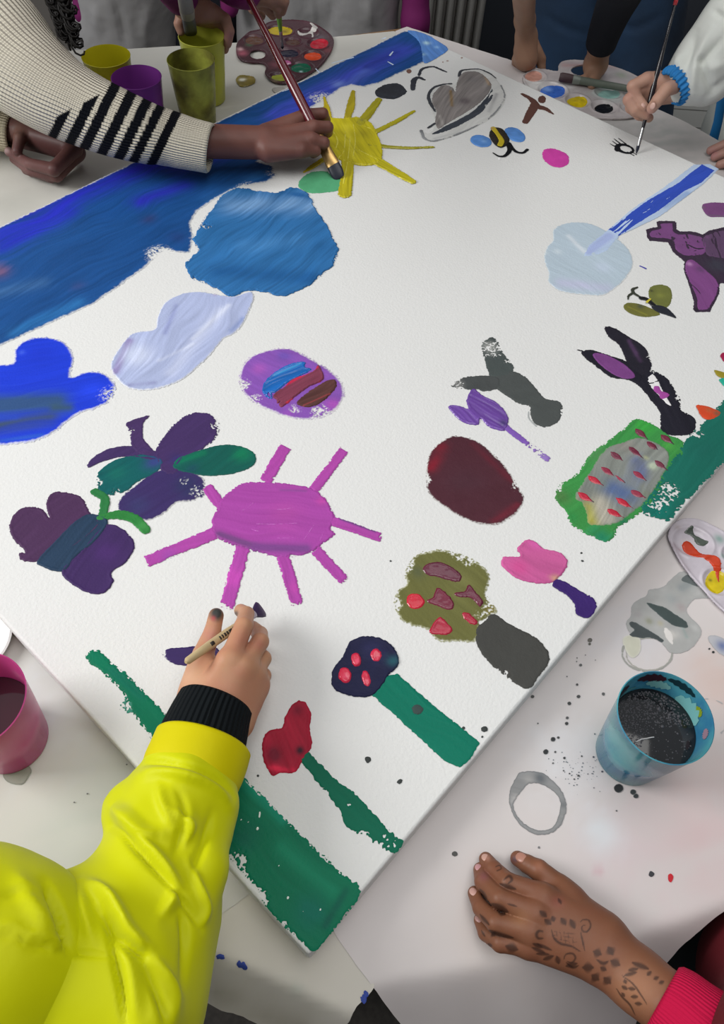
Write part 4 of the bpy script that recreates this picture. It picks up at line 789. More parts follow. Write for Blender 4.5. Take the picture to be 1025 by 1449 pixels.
# paint smears inside the teal cup (on the inner wall)
def wall_smear(ce, cc, h, rt, rb, a0, a1, z0, z1, m, nm='paint_smear', inner=True, n=14):
    V = []; Fc = []; k = 6
    for i in range(n + 1):
        a = a0 + (a1 - a0) * i / n
        e = math.sin(PI * i / n) ** .5
        for j in range(k + 1):
            zc = (z0 + z1) / 2 + (j / k - .5) * (z1 - z0) * e * (1 + .25 * math.sin(i * 2.1))
            r_ = rb + (rt - rb) * min(zc / h, 1) - (.0016 + .0005 if inner else -.0004)
            V.append((cc.x + r_ * math.cos(a), cc.y + r_ * math.sin(a), TZ + .0018 + zc))
    for i in range(n):
        for j in range(k): Fc.append((i * (k + 1) + j, (i + 1) * (k + 1) + j, (i + 1) * (k + 1) + j + 1, i * (k + 1) + j + 1))
    return mesh(nm, V, Fc, m, ce)
h_ = .105
for a0, a1, z0, z1, c in [(1.3, 2.0, .090, .103, '3c1828'), (2.2, 3.0, .082, .101, '401c2c'), (.2, .45, .085, .096, '8aa028'), (-.35, -.1, .088, .098, 'a08090'), (.6, 1.3, .094, .103, '12333c'), (.1, .9, .066, .092, '7cbcbc'), (1.1, 1.7, .080, .092, '86c0be'), (1.9, 2.5, .078, .084, '5aa0a8')]:
    wall_smear(ce, cc, h_, .043, .032, a0, a1, z0, z1, mat('smear', c, rough=.3))
cup(-38, 990, .105, .0445, .034, cupmat('pink_cup', 'd05094', trans=.2), 'pink plastic cup of dark red water at the left edge of the photo', True, .6, liqmat('maroon_water', '3a1622'))
gm = cupmat('green_cup', 'd8dc58', trans=.2); gm2 = cupmat('green_cup_smeared', 'cad05c', '7c783c', scale=26, trans=.2)
g2 = cup(285, 51, .11, .0400, .030, gm, 'lime green plastic cup held by a hand', True, .25, liqmat('green_water', '5a6018'))
g1 = cup(270, 84, .11, .0400, .030, gm2, 'lime green cup smeared with dark paint, in front of the held cup', True, .3, liqmat('olive_water', '3c4418'))
cup(193, 109, .10, .0412, .031, cupmat('purple_cup', '9a48b0', trans=.25), 'purple plastic cup beside the striped sleeve', True, .3, liqmat('violet_water', '3c1848'))
cup(150, 79, .10, .0408, .031, cupmat('yellow_cup', 'd0c824', trans=.2), 'yellow plastic cup furthest left of the row of cups', True, .3, liqmat('yellow_water', '8a8818'))
# white saucer at the left edge
c = P(-46, 905, TZ + .01)
V, Fc = lathe([(.025, 0), (.03, .0015), (.044, .012), (.046, .013), (.044, .0142), (.028, .004)], 48, c.x, c.y, TZ + .0018)
o = mesh('small_dish', V, Fc, mat('white_glaze', 'e8e8e6', rough=.2)); auto_smooth(o, 60); tag(o, 'white dish rim just visible at the left edge behind the pink cup', 'dish')

# ================================================================== brushes
def brush(name, tip, end, fr, wid, thk, mats, label, up=None, bend=None):
    """fr: fractions along the brush where bristles end and ferrule ends; wid/thk: radii at [tip, mid-bristle, bristle end, ferrule end, handle belly, handle 2/3, handle end]"""
    tip, end = Vector(tip), Vector(end); e = empty(name, tip, label, 'paint brush')
    f1, f2 = fr
    if up is None: up = tuple((Vector(CAM) - tip.lerp(end, .2)).normalized())
    g = lambda t: tip.lerp(end, t)
    def seg(nm, ts, ws, hs, m, n=16):
        o = mesh(nm, *tube([g(t) for t in ts], hs, n, rx=ws, up=up), m, e); auto_smooth(o, 50); return o
    b = seg('bristles', [0, f1 * .15, f1 * .5, f1 * 1.02], [wid[0] * .8, wid[0], wid[1], wid[2] * .96], [thk[0] * .5, thk[0], thk[1], thk[2] * .96], mats[0])
    seg('ferrule', [f1, f1 + (f2 - f1) * .1, f1 + (f2 - f1) * .7, f2], [wid[2], wid[2], (wid[2] + wid[3] * 2) / 3, wid[3]], [thk[2], thk[2], (thk[2] + thk[3] * 2) / 3, thk[3]], mats[1])
    ts = [f2 - .002, f2 + (1 - f2) * .12, f2 + (1 - f2) * .3, f2 + (1 - f2) * .62, f2 + (1 - f2) * .97, 1]
    seg('handle', ts, [wid[3] * .96, (wid[3] + wid[4]) / 2, wid[4], wid[5], wid[6], wid[6] * .5], [thk[3] * .96, (thk[3] + thk[4]) / 2, thk[4], thk[5], thk[6], thk[6] * .5], mats[2])
    return e
M_GOLD = mat('gold_ferrule', 'c8a468', rough=.28, metal=.75, var=.3, vscale=60)
M_SILVER = mat('silver_ferrule', 'cfcfcf', rough=.22, metal=.9)
M_REDW = mat('red_lacquer', '5c141e', rough=.22, coat=.6)
M_BLK = mat('black_lacquer', '1c1a20', rough=.25, coat=.5)
M_BRI = mat('wet_dark_bristle', '1e2230', rough=.35)
brush('paint_brush', P(481, 252, CZ + .003), P(330, -45, CZ + .20), (.062, .20), [.0095, .0110, .0110, .0080, .0082, .0055, .0040], [.002, .003, .0035, .0060, .0075, .0050, .0038],
      [M_BRI, M_GOLD, M_REDW], 'dark red brush with a gold ferrule touching the yellow sun')
brush('paint_brush', P(371, 861, CZ + .022), P(263, 937, CZ + .083), (.115, .25), [.0092, .0078, .0042, .0030, .0044, .0042, .0034], [.002, .003, .0030, .0030, .0042, .0040, .0032],
      [mat('purple_bristle', '3a2a4c', rough=.3), mat('clear_ferrule', 'cfc6d6', rough=.2, trans=.3), mat('pale_wood', 'c2ac82', rough=.45, var=.12, vscale=60)], 'short pale wooden brush with violet bristles held over the canvas')
a, b_ = P(371, 861, CZ + .022), P(263, 937, CZ + .083)
wb = [o for o in COL.objects if o.name.startswith('paint_brush')][-1]
for t0, t1 in [(.36, .385), (.395, .415), (.43, .47), (.48, .50), (.51, .53), (.545, .56), (.575, .59), (.66, .70)]:
    n0 = (P(300, 900, CZ + .3) - P(300, 900, CZ + .1)).normalized()
    q = [a.lerp(b_, t) + n0 * .0050 for t in (t0, t1)]
    mesh('printed_mark', *tube(q, .0008, 8, rx=.0019, up=n0), mat('print_ink', '28241e', rough=.6), wb)
brush('paint_brush', P(901, 217, CZ + .001), P(962, -18, CZ + .21), (.05, .165), [.0012, .0026, .0030, .0028, .0048, .0024, .0020], [.0010, .0026, .0030, .0028, .0048, .0024, .0020],
      [M_BRI, M_SILVER, M_BLK], 'long thin black brush painting the little eye')
o = [o for o in COL.objects if o.name.startswith('paint_brush')][-1]
a, b_ = P(901, 217, CZ + .001), P(962, -18, CZ + .21)
mesh('red_tip', *tube([a.lerp(b_, t) for t in (.90, .92, 1.0)], [.0030, .0034, .0030], 12), mat('red_tip', 'b03038', rough=.3), o)
brush('paint_brush', P(271, 50, TZ + .098), P(254, -45, TZ + .40), (.38, .50), [.0108, .0106, .0104, .0108, .0096, .008, .008], [.003, .006, .006, .006, .006, .006, .006],
      [mat('slate_bristle', '272c3c', rough=.5), mat('grey_ferrule', '7a7468', rough=.45, metal=.3), mat('grey_wood', '6a665c', rough=.6)], 'wide flat brush dipping into the held lime green cup')
brush('paint_brush', P(400, 69, TZ + .010), P(388, -40, TZ + .17), (.05, .26), [.002, .003, .0032, .0034, .0058, .0050, .004], [.002, .003, .0032, .0034, .0058, .0050, .004],
      [M_BRI, M_SILVER, mat('green_plastic', '5f9440', rough=.35)], 'thin brush with a green handle dipping into the flower palette')
q0, q1 = P(792, 109, TZ + .018), P(905, 128, TZ + .018)
brush('paint_brush', q0, q1, (.17, .26), [.0085, .0085, .0082, .0074, .0066, .0062, .0055], [.003, .005, .005, .005, .0045, .0045, .004],
      [mat('maroon_bristle', '3a2428', rough=.5), mat('tin', '7a807a', rough=.4, metal=.4), mat('grey_green_wood', '5e665c', rough=.5, var=.2)], 'flat brush with a grey green handle lying on the clear palette')
# ================================================================== bodies: smooth unions of tapered limbs, meshed
def PY(px, py, Y):
    d = RW @ np.array([(px - CX) / F_PX, -(py - CY) / F_PX, -1.0])
    return Vector(CAM + d * (Y / d[1]))
def smin(a, b, k):
    h = np.maximum(k - np.abs(a - b), 0) / k
    return np.minimum(a, b) - h * h * k * 0.25
class Vox:
    def __init__(s, lo, hi, h):
        s.h = h; s.lo = np.array(lo, float)
        s.n = [int(math.ceil((b - a) / h)) + 1 for a, b in zip(lo, hi)]
        s.ax = [s.lo[i] + np.arange(s.n[i]) * h for i in range(3)]
        s.F = np.full(s.n, 0.05, np.float32)
    def new(s): return np.full(s.n, 0.05, np.float32)
    def box(s, lo, hi):
        i0 = [max(0, int((lo[i] - s.lo[i]) / s.h)) for i in range(3)]
        i1 = [min(s.n[i], int((hi[i] - s.lo[i]) / s.h) + 2) for i in range(3)]
        return tuple(slice(a, max(a, b)) for a, b in zip(i0, i1))
    def cap(s, F, a, b, ra, rb, k=.004, flat=None):
        a = np.array(a, float); b = np.array(b, float); R = max(ra, rb) + k + 2.5 * s.h
        sl = s.box(np.minimum(a, b) - R, np.maximum(a, b) + R)
        X, Y, Z = np.meshgrid(*[s.ax[i][sl[i]] for i in range(3)], indexing='ij')
        if X.size == 0: return
        e = b - a; L = e @ e + 1e-12
        t = np.clip(((X - a[0]) * e[0] + (Y - a[1]) * e[1] + (Z - a[2]) * e[2]) / L, 0, 1)
        qx, qy, qz = X - a[0] - t * e[0], Y - a[1] - t * e[1], Z - a[2] - t * e[2]
        d2 = qx * qx + qy * qy + qz * qz
        if flat is not None:
            n, sc = np.array(flat[0], float), flat[1]; n = n / np.linalg.norm(n)
            c = qx * n[0] + qy * n[1] + qz * n[2]
            d2 = d2 + c * c * (1 / sc ** 2 - 1)
        d = np.sqrt(d2) - (ra + (rb - ra) * t)
        F[sl] = smin(F[sl], d.astype(np.float32), k)
def surfnets(F, lo, h):
    ins = F < 0
    c = ins[:-1, :-1, :-1].astype(np.int8)
    cnt = np.zeros(tuple(np.array(F.shape) - 1), np.int8)
    for dx in (0, 1):
        for dy in (0, 1):
            for dz in (0, 1):
                cnt += ins[dx:F.shape[0] - 1 + dx, dy:F.shape[1] - 1 + dy, dz:F.shape[2] - 1 + dz]
    act = (cnt > 0) & (cnt < 8)
    I, J, K = np.nonzero(act); n = len(I)
    idx = -np.ones(act.shape, np.int64); idx[act] = np.arange(n)
    S = np.zeros((n, 3)); W = np.zeros(n)
    E = []
    cs = [(x, y, z) for x in (0, 1) for y in (0, 1) for z in (0, 1)]
    for a in cs:
        for d in range(3):
            if a[d] == 0:
                b = list(a); b[d] = 1; E.append((a, tuple(b), d))
    for a, b, d in E:
        fa = F[I + a[0], J + a[1], K + a[2]]; fb = F[I + b[0], J + b[1], K + b[2]]
        mk = (fa < 0) != (fb < 0)
        t = np.where(mk, fa / np.where(mk, fa - fb, 1), 0)
        p = np.tile(np.array(a, float), (n, 1)); p[:, d] += t
        S += p * mk[:, None]; W += mk
    V = (np.column_stack([I, J, K]) + S / W[:, None]) * h + lo
    faces = []
    nx, ny, nz = F.shape
    for d in range(3):
        sl0 = [slice(1, -1)] * 3; sl0[d] = slice(0, -1)
        A = ins[tuple(sl0)]; s1 = list(sl0); s1[d] = slice(1, None); B = ins[tuple(s1)]
        ch = A != B
        i, j, k = np.nonzero(ch); flip = A[i, j, k]
        o = [1, 1, 1]; o[d] = 0
        i, j, k = i + o[0], j + o[1], k + o[2]
        u, v = [(1, 2), (2, 0), (0, 1)][d]
        def g(du, dv):
            q = [i, j, k]; q[u] = q[u] - du; q[v] = q[v] - dv
            return idx[q[0], q[1], q[2]]
        q = np.column_stack([g(1, 1), g(0, 1), g(0, 0), g(1, 0)])
        q[~flip] = q[~flip][:, ::-1]
        faces.append(q)
    return V, np.concatenate(faces)
def relax(V, Q, it=1, lam=.5):
    for _ in range(it):
        A = np.zeros_like(V); C = np.zeros(len(V))
        for a, b in ((0, 1), (1, 2), (2, 3), (3, 0)):
            np.add.at(A, Q[:, a], V[Q[:, b]]); np.add.at(A, Q[:, b], V[Q[:, a]])
            np.add.at(C, Q[:, a], 1); np.add.at(C, Q[:, b], 1)
        V = V * (1 - lam) + lam * A / C[:, None]
    return V
def normals(V, Q):
    n = np.cross(V[Q[:, 2]] - V[Q[:, 0]], V[Q[:, 3]] - V[Q[:, 1]])
    N = np.zeros_like(V)
    for a in range(4): np.add.at(N, Q[:, a], n)
    return N / (np.linalg.norm(N, axis=1)[:, None] + 1e-12)
def pt(q):                     # (px, py, z) -> world
    return np.array(q.to_tuple() if isinstance(q, Vector) else P(*q))
def body(name, parent, base, fingers, h, m, colfn=None, kbase=.012, kf=.007, rl=2, disp=None):
    """base: list of (a, b, ra, rb[, k[, flat]]) blended together; fingers: chains [(x,y,z,r), ...] that stay apart"""
    pts = [(pt(c[0]), c[2]) for c in base] + [(pt(c[1]), c[3]) for c in base] + [(pt(q[:3]) if not isinstance(q[0], Vector) else pt(q[0]), q[-1]) for f in fingers for q in f]
    lo = np.min([p - r for p, r in pts], 0) - 4 * h; hi = np.max([p + r for p, r in pts], 0) + 4 * h
    v = Vox(lo, hi, h)
    B = v.new()
    for c in base:
        v.cap(B, pt(c[0]), pt(c[1]), c[2], c[3], c[4] if len(c) > 4 and c[4] else kbase, c[5] if len(c) > 5 else None)
    T = B.copy()
    for f in fingers:
        F = v.new()
        q = [pt(x[:3]) if not isinstance(x[0], Vector) else pt(x[0]) for x in f]
        for i in range(len(q) - 1): v.cap(F, q[i], q[i + 1], f[i][-1], f[i + 1][-1], .0015)
        T = np.minimum(T, smin(B, F, kf))
    V, Q = surfnets(T, v.lo, h)
    V = relax(V, Q, rl)
    if disp is not None:
        N = normals(V, Q); V = disp(V, N)
    cols = colfn(V, normals(V, Q)) if colfn else None
    return mesh(name, V, Q.tolist(), m, parent, cols=cols)
def skin_cols(base, dark, blobs=(), seed=1, red='a05848'):
    def f(V, N):
        C = np.tile(hexc(base), (len(V), 1))
        p = proj(V)
        n = fbm(V[:, 0] * 55 + V[:, 2] * 40, V[:, 1] * 55, seed, 3)[:, None]
        C = C * (1 - .45 * n * 0) * 1.0
        w = np.clip((n - .45) * 2.2, 0, 1) * .45
        C = C * (1 - w) + hexc(red) * w
        dn = np.clip(-N[:, 2], 0, 1)[:, None] * 0
        for b in blobs:
            if len(b) == 5: x, y, r_, hx, a = b; d2 = (p[:, 0] - x) ** 2 + (p[:, 1] - y) ** 2
            else:
                x0, y0, x1, y1, r_, hx, a = b; ex, ey = x1 - x0, y1 - y0
                t = np.clip(((p[:, 0] - x0) * ex + (p[:, 1] - y0) * ey) / (ex * ex + ey * ey + 1e-9), 0, 1)
                d2 = (p[:, 0] - x0 - t * ex) ** 2 + (p[:, 1] - y0 - t * ey) ** 2
            g = np.exp(-d2 / (2 * (r_ * .6) ** 2))[:, None] * a
            if a > .95: g = np.clip(1.6 - np.sqrt(d2)[:, None] / r_ * 1.0, 0, 1)
            C = C * (1 - g) + hexc(hx) * g
        return C
    return f
M_SKIN = mat('skin', rough=.48, attr=True, sub=.12, subr=(.006, .002, .001), bump=.25, bscale=260, bdist=.0006, spec=.35)
def nail(parent, c, d, w=.0042, l=.0055, col='c99a88', up=(0, 0, 1)):
    c = pt(c); d = np.array(d, float); d /= np.linalg.norm(d); u = np.array(up, float); u = u - d * (u @ d); u /= np.linalg.norm(u); s = np.cross(d, u)
    V = []; Fc = []; R, K = 5, 14
    for j in range(R + 1):
        a = PI / 2 * j / R
        for i in range(K):
            t = 2 * PI * i / K
            V.append(c + d * l * math.cos(t) * math.sin(a) + s * w * math.sin(t) * math.sin(a) + u * .0016 * math.cos(a) * 1.0)
    for j in range(R):
        for i in range(K): Fc.append((j * K + i, (j + 1) * K + i, (j + 1) * K + (i + 1) % K, j * K + (i + 1) % K))
    mn = bpy.data.materials.get('nail_' + col) or mat('nail_' + col, col, rough=.3, spec=.5)
    return mesh('nail', V, Fc, mn, parent)
def ribmat(name, col, n, strength=.6, dist=.0012, attr=False, rough=.85, along=0):
    """knit: ribs follow the UVv attribute"""
    m = mat(name, col, rough=rough, attr=attr, spec=.15)
    nt = m.node_tree; b = nt.nodes['Principled BSDF']
    a = nt.nodes.new('ShaderNodeAttribute'); a.attribute_name = 'UVv'
    sp = nt.nodes.new('ShaderNodeSeparateXYZ'); nt.links.new(a.outputs['Vector'], sp.inputs[0])
    def math_(op, x, y=None):
        k = nt.nodes.new('ShaderNodeMath'); k.operation = op
        nt.links.new(x, k.inputs[0]) if not isinstance(x, float) else setattr(k.inputs[0], 'default_value', x)
        if y is not None:
            nt.links.new(y, k.inputs[1]) if not isinstance(y, (float, int)) else setattr(k.inputs[1], 'default_value', y)
        return k.outputs[0]
    s = math_('SINE', math_('MULTIPLY', sp.outputs[0], 2 * PI * n))
    s2 = math_('SINE', math_('MULTIPLY', sp.outputs[1], 2 * PI * 260))
    tot = math_('ADD', s, math_('MULTIPLY', s2, .09))
    bp = nt.nodes.new('ShaderNodeBump'); bp.inputs['Strength'].default_value = strength; bp.inputs['Distance'].default_value = dist
    nt.links.new(tot, bp.inputs['Height']); nt.links.new(bp.outputs['Normal'], b.inputs['Normal'])
    return m
def sleeve(name, parent, path, m, n=64, step=.004, colfn=None, disp=None, lip=.002, up=(0, 0, 1), flat=1.0):
    """open knitted or cloth tube along a path of (px, py, z, r) (cuff end first), with a turned-in hem"""
    q = smooth_open([tuple(pt(p[:3])) + (p[3],) for p in path], 10)
    L = np.concatenate([[0], np.cumsum(np.linalg.norm(np.diff(q[:, :3], axis=0), axis=1))])
    T = np.arange(0, L[-1], step); C = np.column_stack([np.interp(T, L, q[:, i]) for i in range(4)])
    rings = [(C[0, :3], C[0, 3] - 2.2 * lip, .010), (C[0, :3], C[0, 3] - 2.0 * lip, 0), (C[0, :3], C[0, 3] - lip * .8, -lip * .8)]
    rings += [(C[i, :3], C[i, 3], 0) for i in range(len(C))]
    V = []; UV = []; Lx = [0, 0, 0] + list(T)
    u0 = np.array(up, float)
    for k, (c, r_, off) in enumerate(rings):
        i = max(0, k - 3)
        t = C[min(i + 3, len(C) - 1), :3] - C[max(i - 3, 0), :3]; t /= np.linalg.norm(t)
        a = u0 - t * (u0 @ t); a /= np.linalg.norm(a); b = np.cross(t, a)
        th = 2 * PI * np.arange(n) / n
        V.append(c + t * off + np.outer(np.cos(th), a) * r_ * flat + np.outer(np.sin(th), b) * r_)
        UV.append(np.column_stack([th / (2 * PI), np.full(n, Lx[k])]))
    V = np.concatenate(V); UV = np.concatenate(UV); R = len(rings)
    i = np.arange(n); Fc = []
    for j in range(R - 1):
        Fc.append(np.column_stack([j * n + i, (j + 1) * n + i, (j + 1) * n + (i + 1) % n, j * n + (i + 1) % n]))
    Q = np.concatenate(Fc)
    if disp is not None: V = disp(V, normals(V, Q), UV)
    cols = colfn(V, UV) if colfn else None
    Fl = Q.tolist() + [list(range((R - 1) * n, R * n))]
    return mesh(name, V, Fl, m, parent, cols=cols, uvs=UV)
def pline(p, pts):
    d = np.full(len(p), 1e9); tt = np.zeros(len(p)); sg = np.zeros(len(p)); n = len(pts) - 1
    for i in range(n):
        (x0, y0), (x1, y1) = pts[i], pts[i + 1]; ex, ey = x1 - x0, y1 - y0
        t = np.clip(((p[:, 0] - x0) * ex + (p[:, 1] - y0) * ey) / (ex * ex + ey * ey), 0, 1)
        dx, dy = p[:, 0] - x0 - t * ex, p[:, 1] - y0 - t * ey; q = np.hypot(dx, dy)
        mk = q < d; d[mk] = q[mk]; tt[mk] = ((i + t) / n)[mk]; sg[mk] = np.sign(ex * dy - ey * dx)[mk]
    return d, tt, sg
def folds(lst):
    """cloth folds: (path in photograph pixels, width, height in mm); negative = crease"""
    def f(V, N, UV=None):
        p = proj(V); D = np.zeros(len(V))
        up = np.clip(N @ (RW @ np.array([0, 0, 1.0])) * 1.6 + .3, 0, 1)
        for pts, wd, hgt in lst:
            q = smooth_open([(a, b) for a, b in pts], 5)
            d, t, sg = pline(p, [tuple(x) for x in q])
            prof = np.exp(-(d / wd) ** 2)
            if hgt > 0: prof = np.maximum(0, 1 - d / (wd * 1.7)) ** 1.3 * .5 + prof * .5
            D += 1.35 * hgt / 1000 * prof * np.sin(np.clip(t, .03, .97) * PI) ** .6
        D = D * up
        return V + N * D[:, None]
    return f
FLATZ = (0, 0, 1)

# ------------------------------------------------------------------ person in the yellow jacket
pa = empty('person', P(-60, 1480, 0), 'person in a bright yellow jacket with black knit cuff, hand holding a short wooden brush', 'person')
z = CZ
base = [((268, 1000, z + .046), (288, 940, z + .050), .0140, .0120), ((285, 1005, z + .052), (322, 938, z + .064), .0150, .0115), ((305, 1012, z + .052), (343, 945, z + .060), .0150, .0112),
        ((325, 1018, z + .046), (356, 955, z + .049), .0150, .0110), ((338, 1022, z + .038), (364, 968, z + .036), .0140, .0110), ((290, 1000, z + .040), (340, 985, z + .036), .018, .018),
        ((304, 1014, z + .046), (285, 1085, z + .055), .024, .026, .02, (FLATZ, .8)), ((285, 1085, z + .055), (190, 1290, z + .075), .026, .034, .02), ((190, 1290, z + .070), (140, 1400, z + .075), .034, .034, .02),
        ((140, 1400, z + .075), (60, 1385, z + .10), .034, .034, .02), ((60, 1385, z + .10), (-30, 1350, z + .14), .034, .036, .02)]
fing = [[(327, 930, z + .064, .0100), (345, 886, z + .060, .0088), (349, 869, z + .043, .0076), (341, 864, z + .030, .0068)],
        [(345, 944, z + .058, .0098), (368, 908, z + .048, .0086), (368, 897, z + .028, .0076), (358, 888, z + .016, .0068)],
        [(357, 957, z + .046, .0094), (372, 932, z + .034, .0082), (367, 924, z + .016, .0074), (357, 918, z + .010, .0066)],
        [(365, 973, z + .034, .0088), (373, 956, z + .021, .0074), (366, 949, z + .010, .0064)],
        [(277, 975, z + .046, .0125), (288, 925, z + .046, .0098), (301, 893, z + .046, .0080), (306, 871, z + .046, .0074)]]
hand_a = body('skin', pa, base, fing, .0011, M_SKIN, skin_cols('b78868', '8a5a44', [(307, 868, 9, '3a3c3a', .96), (302, 875, 4, 'b84850', .7), (334, 868, 4, '4a443c', .9), (345, 905, 22, 'b0705c', .7), (368, 912, 12, 'a8665a', .6), (300, 900, 16, 'c4807a', .5), (350, 980, 30, 'a8745c', .6), (270, 960, 22, 'd8ac8c', .6)], red='b87460'), kbase=.010, kf=.008)
kn = ribmat('black_knit', '0e1316', 46, .7, .0014)
sleeve('knit_cuff', pa, [(306, 996, z + .050, .0345), (296, 1020, z + .051, .0365), (286, 1048, z + .053, .0385), (278, 1070, z + .054, .037)], kn, n=120, step=.002, lip=.003, up=(.2, .1, 1), flat=.9)
yl = mat('yellow_cloth', 'dce000', rough=.5, spec=.22, bump=.25, bscale=22, bdist=.004, bdetail=5, sub=.0, sheen=.1)
ylc = mat('yellow_cuff_cloth', 'e2d600', rough=.6, spec=.2, bump=.2, bscale=60, bdist=.002)
for mm_, c_ in ((yl, 'd8e000'), (ylc, 'e0d400')):
    b = mm_.node_tree.nodes['Principled BSDF']
    # thin nylon lets some light through
    tr_ = mm_.node_tree.nodes.new('ShaderNodeBsdfTranslucent'); tr_.inputs[0].default_value = (*hexc(c_), 1)
    mx = mm_.node_tree.nodes.new('ShaderNodeMixShader'); mx.inputs[0].default_value = .25
    out = mm_.node_tree.nodes['Material Output']
    mm_.node_tree.links.new(b.outputs[0], mx.inputs[1]); mm_.node_tree.links.new(tr_.outputs[0], mx.inputs[2]); mm_.node_tree.links.new(mx.outputs[0], out.inputs[0])
sleeve('jacket_cuff', pa, [(288, 1052, z + .054, .0425), (280, 1074, z + .055, .0430), (270, 1096, z + .056, .0425), (262, 1112, z + .057, .040)], ylc, n=96, step=.003, lip=.0025, up=(.2, .1, 1), flat=.92)
jb = [((266, 1106, z + .054), (250, 1150, z + .056), .0415, .0420), ((250, 1150, z + .056), (238, 1200, z + .058), .0410, .0400), ((238, 1200, z + .058), (215, 1290, z + .062), .0400, .050),
      ((206, 1108, z + .058), (262, 1100, z + .088), .009, .010, .012), ((262, 1100, z + .088), (318, 1136, z + .066), .010, .010, .012),
      ((178, 1140, z + .058), (205, 1166, z + .088), .0125, .013, .012), ((205, 1166, z + .088), (232, 1176, z + .098), .013, .008, .012), ((176, 1140, z + .058), (172, 1158, z + .058), .012, .011, .012),
      ((178, 1194, z + .060), (210, 1224, z + .092), .012, .012, .010), ((205, 1222, z + .092), (250, 1272, z + .100), .012, .010, .012), ((180, 1198, z + .060), (158, 1232, z + .064), .013, .014, .015),
      ((132, 1262, z + .090), (165, 1296, z + .112), .012, .013, .012), ((165, 1296, z + .112), (204, 1338, z + .118), .013, .013, .012), ((304, 1160, z + .062), (292, 1230, z + .082), .012, .013, .015), ((292, 1230, z + .082), (268, 1310, z + .092), .013, .010, .015),
      ((243, 1130, z + .096), (262, 1165, z + .100), .007, .007, .01), ((205, 1350, z + .115), (215, 1440, z + .12), .012, .014, .015), ((205, 1290, z + .062), (160, 1410, z + .07), .052, .060),
      ((188, 1140, z + .056), (183, 1150, z + .056), .012, .014, .02), ((160, 1410, z + .07), (90, 1385, z + .075), .060, .058, .03), ((90, 1385, z + .075), (20, 1365, z + .08), .058, .054, .03)]
fl_ = folds([
    ([(193, 1086), (211, 1077), (267, 1084), (309, 1104), (329, 1126)], 5, -4), ([(196, 1098), (225, 1092), (270, 1098), (310, 1120), (325, 1140)], 8, 4.5),
    ([(160, 1140), (178, 1155), (206, 1178), (226, 1180)], 10, 7), ([(158, 1168), (176, 1182), (197, 1204), (246, 1257), (286, 1314)], 5, -6), ([(172, 1170), (210, 1200), (240, 1240), (252, 1270)], 9, 6),
    ([(119, 1247), (151, 1268), (183, 1317), (209, 1343)], 9, 9), ([(140, 1290), (165, 1325), (195, 1350), (212, 1350)], 7, -7), ([(151, 1300), (163, 1360), (172, 1401), (178, 1449)], 4.5, -6), ([(162, 1300), (185, 1370), (195, 1449)], 10, 4),
    ([(225, 1300), (243, 1275), (246, 1262)], 8, 6), ([(265, 1215), (280, 1250), (292, 1285), (286, 1312)], 6, 4), ([(255, 1290), (262, 1330), (258, 1400)], 6, -4), ([(300, 1150), (285, 1200), (268, 1240)], 6, -3.5), ([(225, 1110), (232, 1140), (245, 1170)], 7, 4),
    ([(250, 1115), (262, 1145), (256, 1180), (245, 1215)], 6, -3), ([(62, 1246), (84, 1296), (100, 1343)], 6, -11), ([(0, 1319), (50, 1334), (92, 1347), (155, 1353)], 3.5, -4), ([(0, 1309), (50, 1324), (88, 1336)], 5, 3), ([(110, 1250), (120, 1290), (130, 1330)], 8, 5),
    ([(20, 1230), (50, 1280), (70, 1320)], 12, 5), ([(200, 1360), (230, 1420), (236, 1449)], 7, -4), ([(215, 1350), (248, 1400), (250, 1440)], 7, 4), ([(0, 1270), (40, 1262), (60, 1290)], 6, -2.5), ([(235, 1140), (270, 1165), (262, 1195)], 5, 3)])
body('jacket_sleeve', pa, jb, [], .0022, yl, None, kbase=.02, rl=2, disp=fl_)
body('jacket_body', pa, [((22, 1362, z + .108), (-40, 1358, z + .11), .055, .062, .02), ((-40, 1345, z + .11), P(-150, 1500, .86), .062, .09, .04), (P(-40, 1500, .86), P(-150, 1500, .86), .06, .09, .04), (P(-150, 1500, .86), P(-200, 1560, .42), .09, .12, .04)], [], .004, yl, None, kbase=.02, rl=3, disp=fl_)

# ------------------------------------------------------------------ person in the striped sweater
pb = empty('person', P(-150, -40, 0), 'person in a cream ribbed sweater with navy striped sleeve, painting the yellow sun', 'person')
base = [((250, 199, .845), (372, 202, .832), .0250, .0245, .01), ((378, 190, .834), (432, 166, .840), .0165, .0125), ((378, 199, .836), (442, 182, .841), .0165, .0118), ((380, 208, .834), (440, 198, .838), .0160, .0115), ((380, 215, .830), (426, 213, .832), .0155, .0115),
        ((385, 200, .822), (420, 190, .820), .018, .016), ((250, 199, .845), (60, 130, .90), .025, .036, .02), ((60, 130, .90), P(-110, 20, .98), .036, .05, .02)]
fing = [[(434, 163, .842, .0100), (457, 161, .841, .0092), (461, 170, .822, .0082), (450, 174, .812, .0074)], [(444, 180, .843, .0100), (464, 180, .839, .0092), (464, 187, .818, .0082), (450, 190, .810, .0074)],
        [(441, 197, .840, .0096), (459, 202, .834, .0088), (456, 207, .814, .0078), (444, 206, .808, .007)], [(427, 213, .833, .0094), (447, 214, .826, .0082), (444, 217, .808, .0072), (434, 214, .803, .0066)],
        [(392, 182, .822, .013), (425, 168, .816, .010), (446, 176, .806, .0085)]]
DK = skin_cols('6e4840', '3a2420', [(445, 175, 14, '7c5046', .5), (410, 165, 20, '805648', .5), (420, 210, 22, '583a34', .4)], red='5a3832')
body('skin', pb, base, fing, .0014, M_SKIN, DK, kbase=.010, kf=.006)
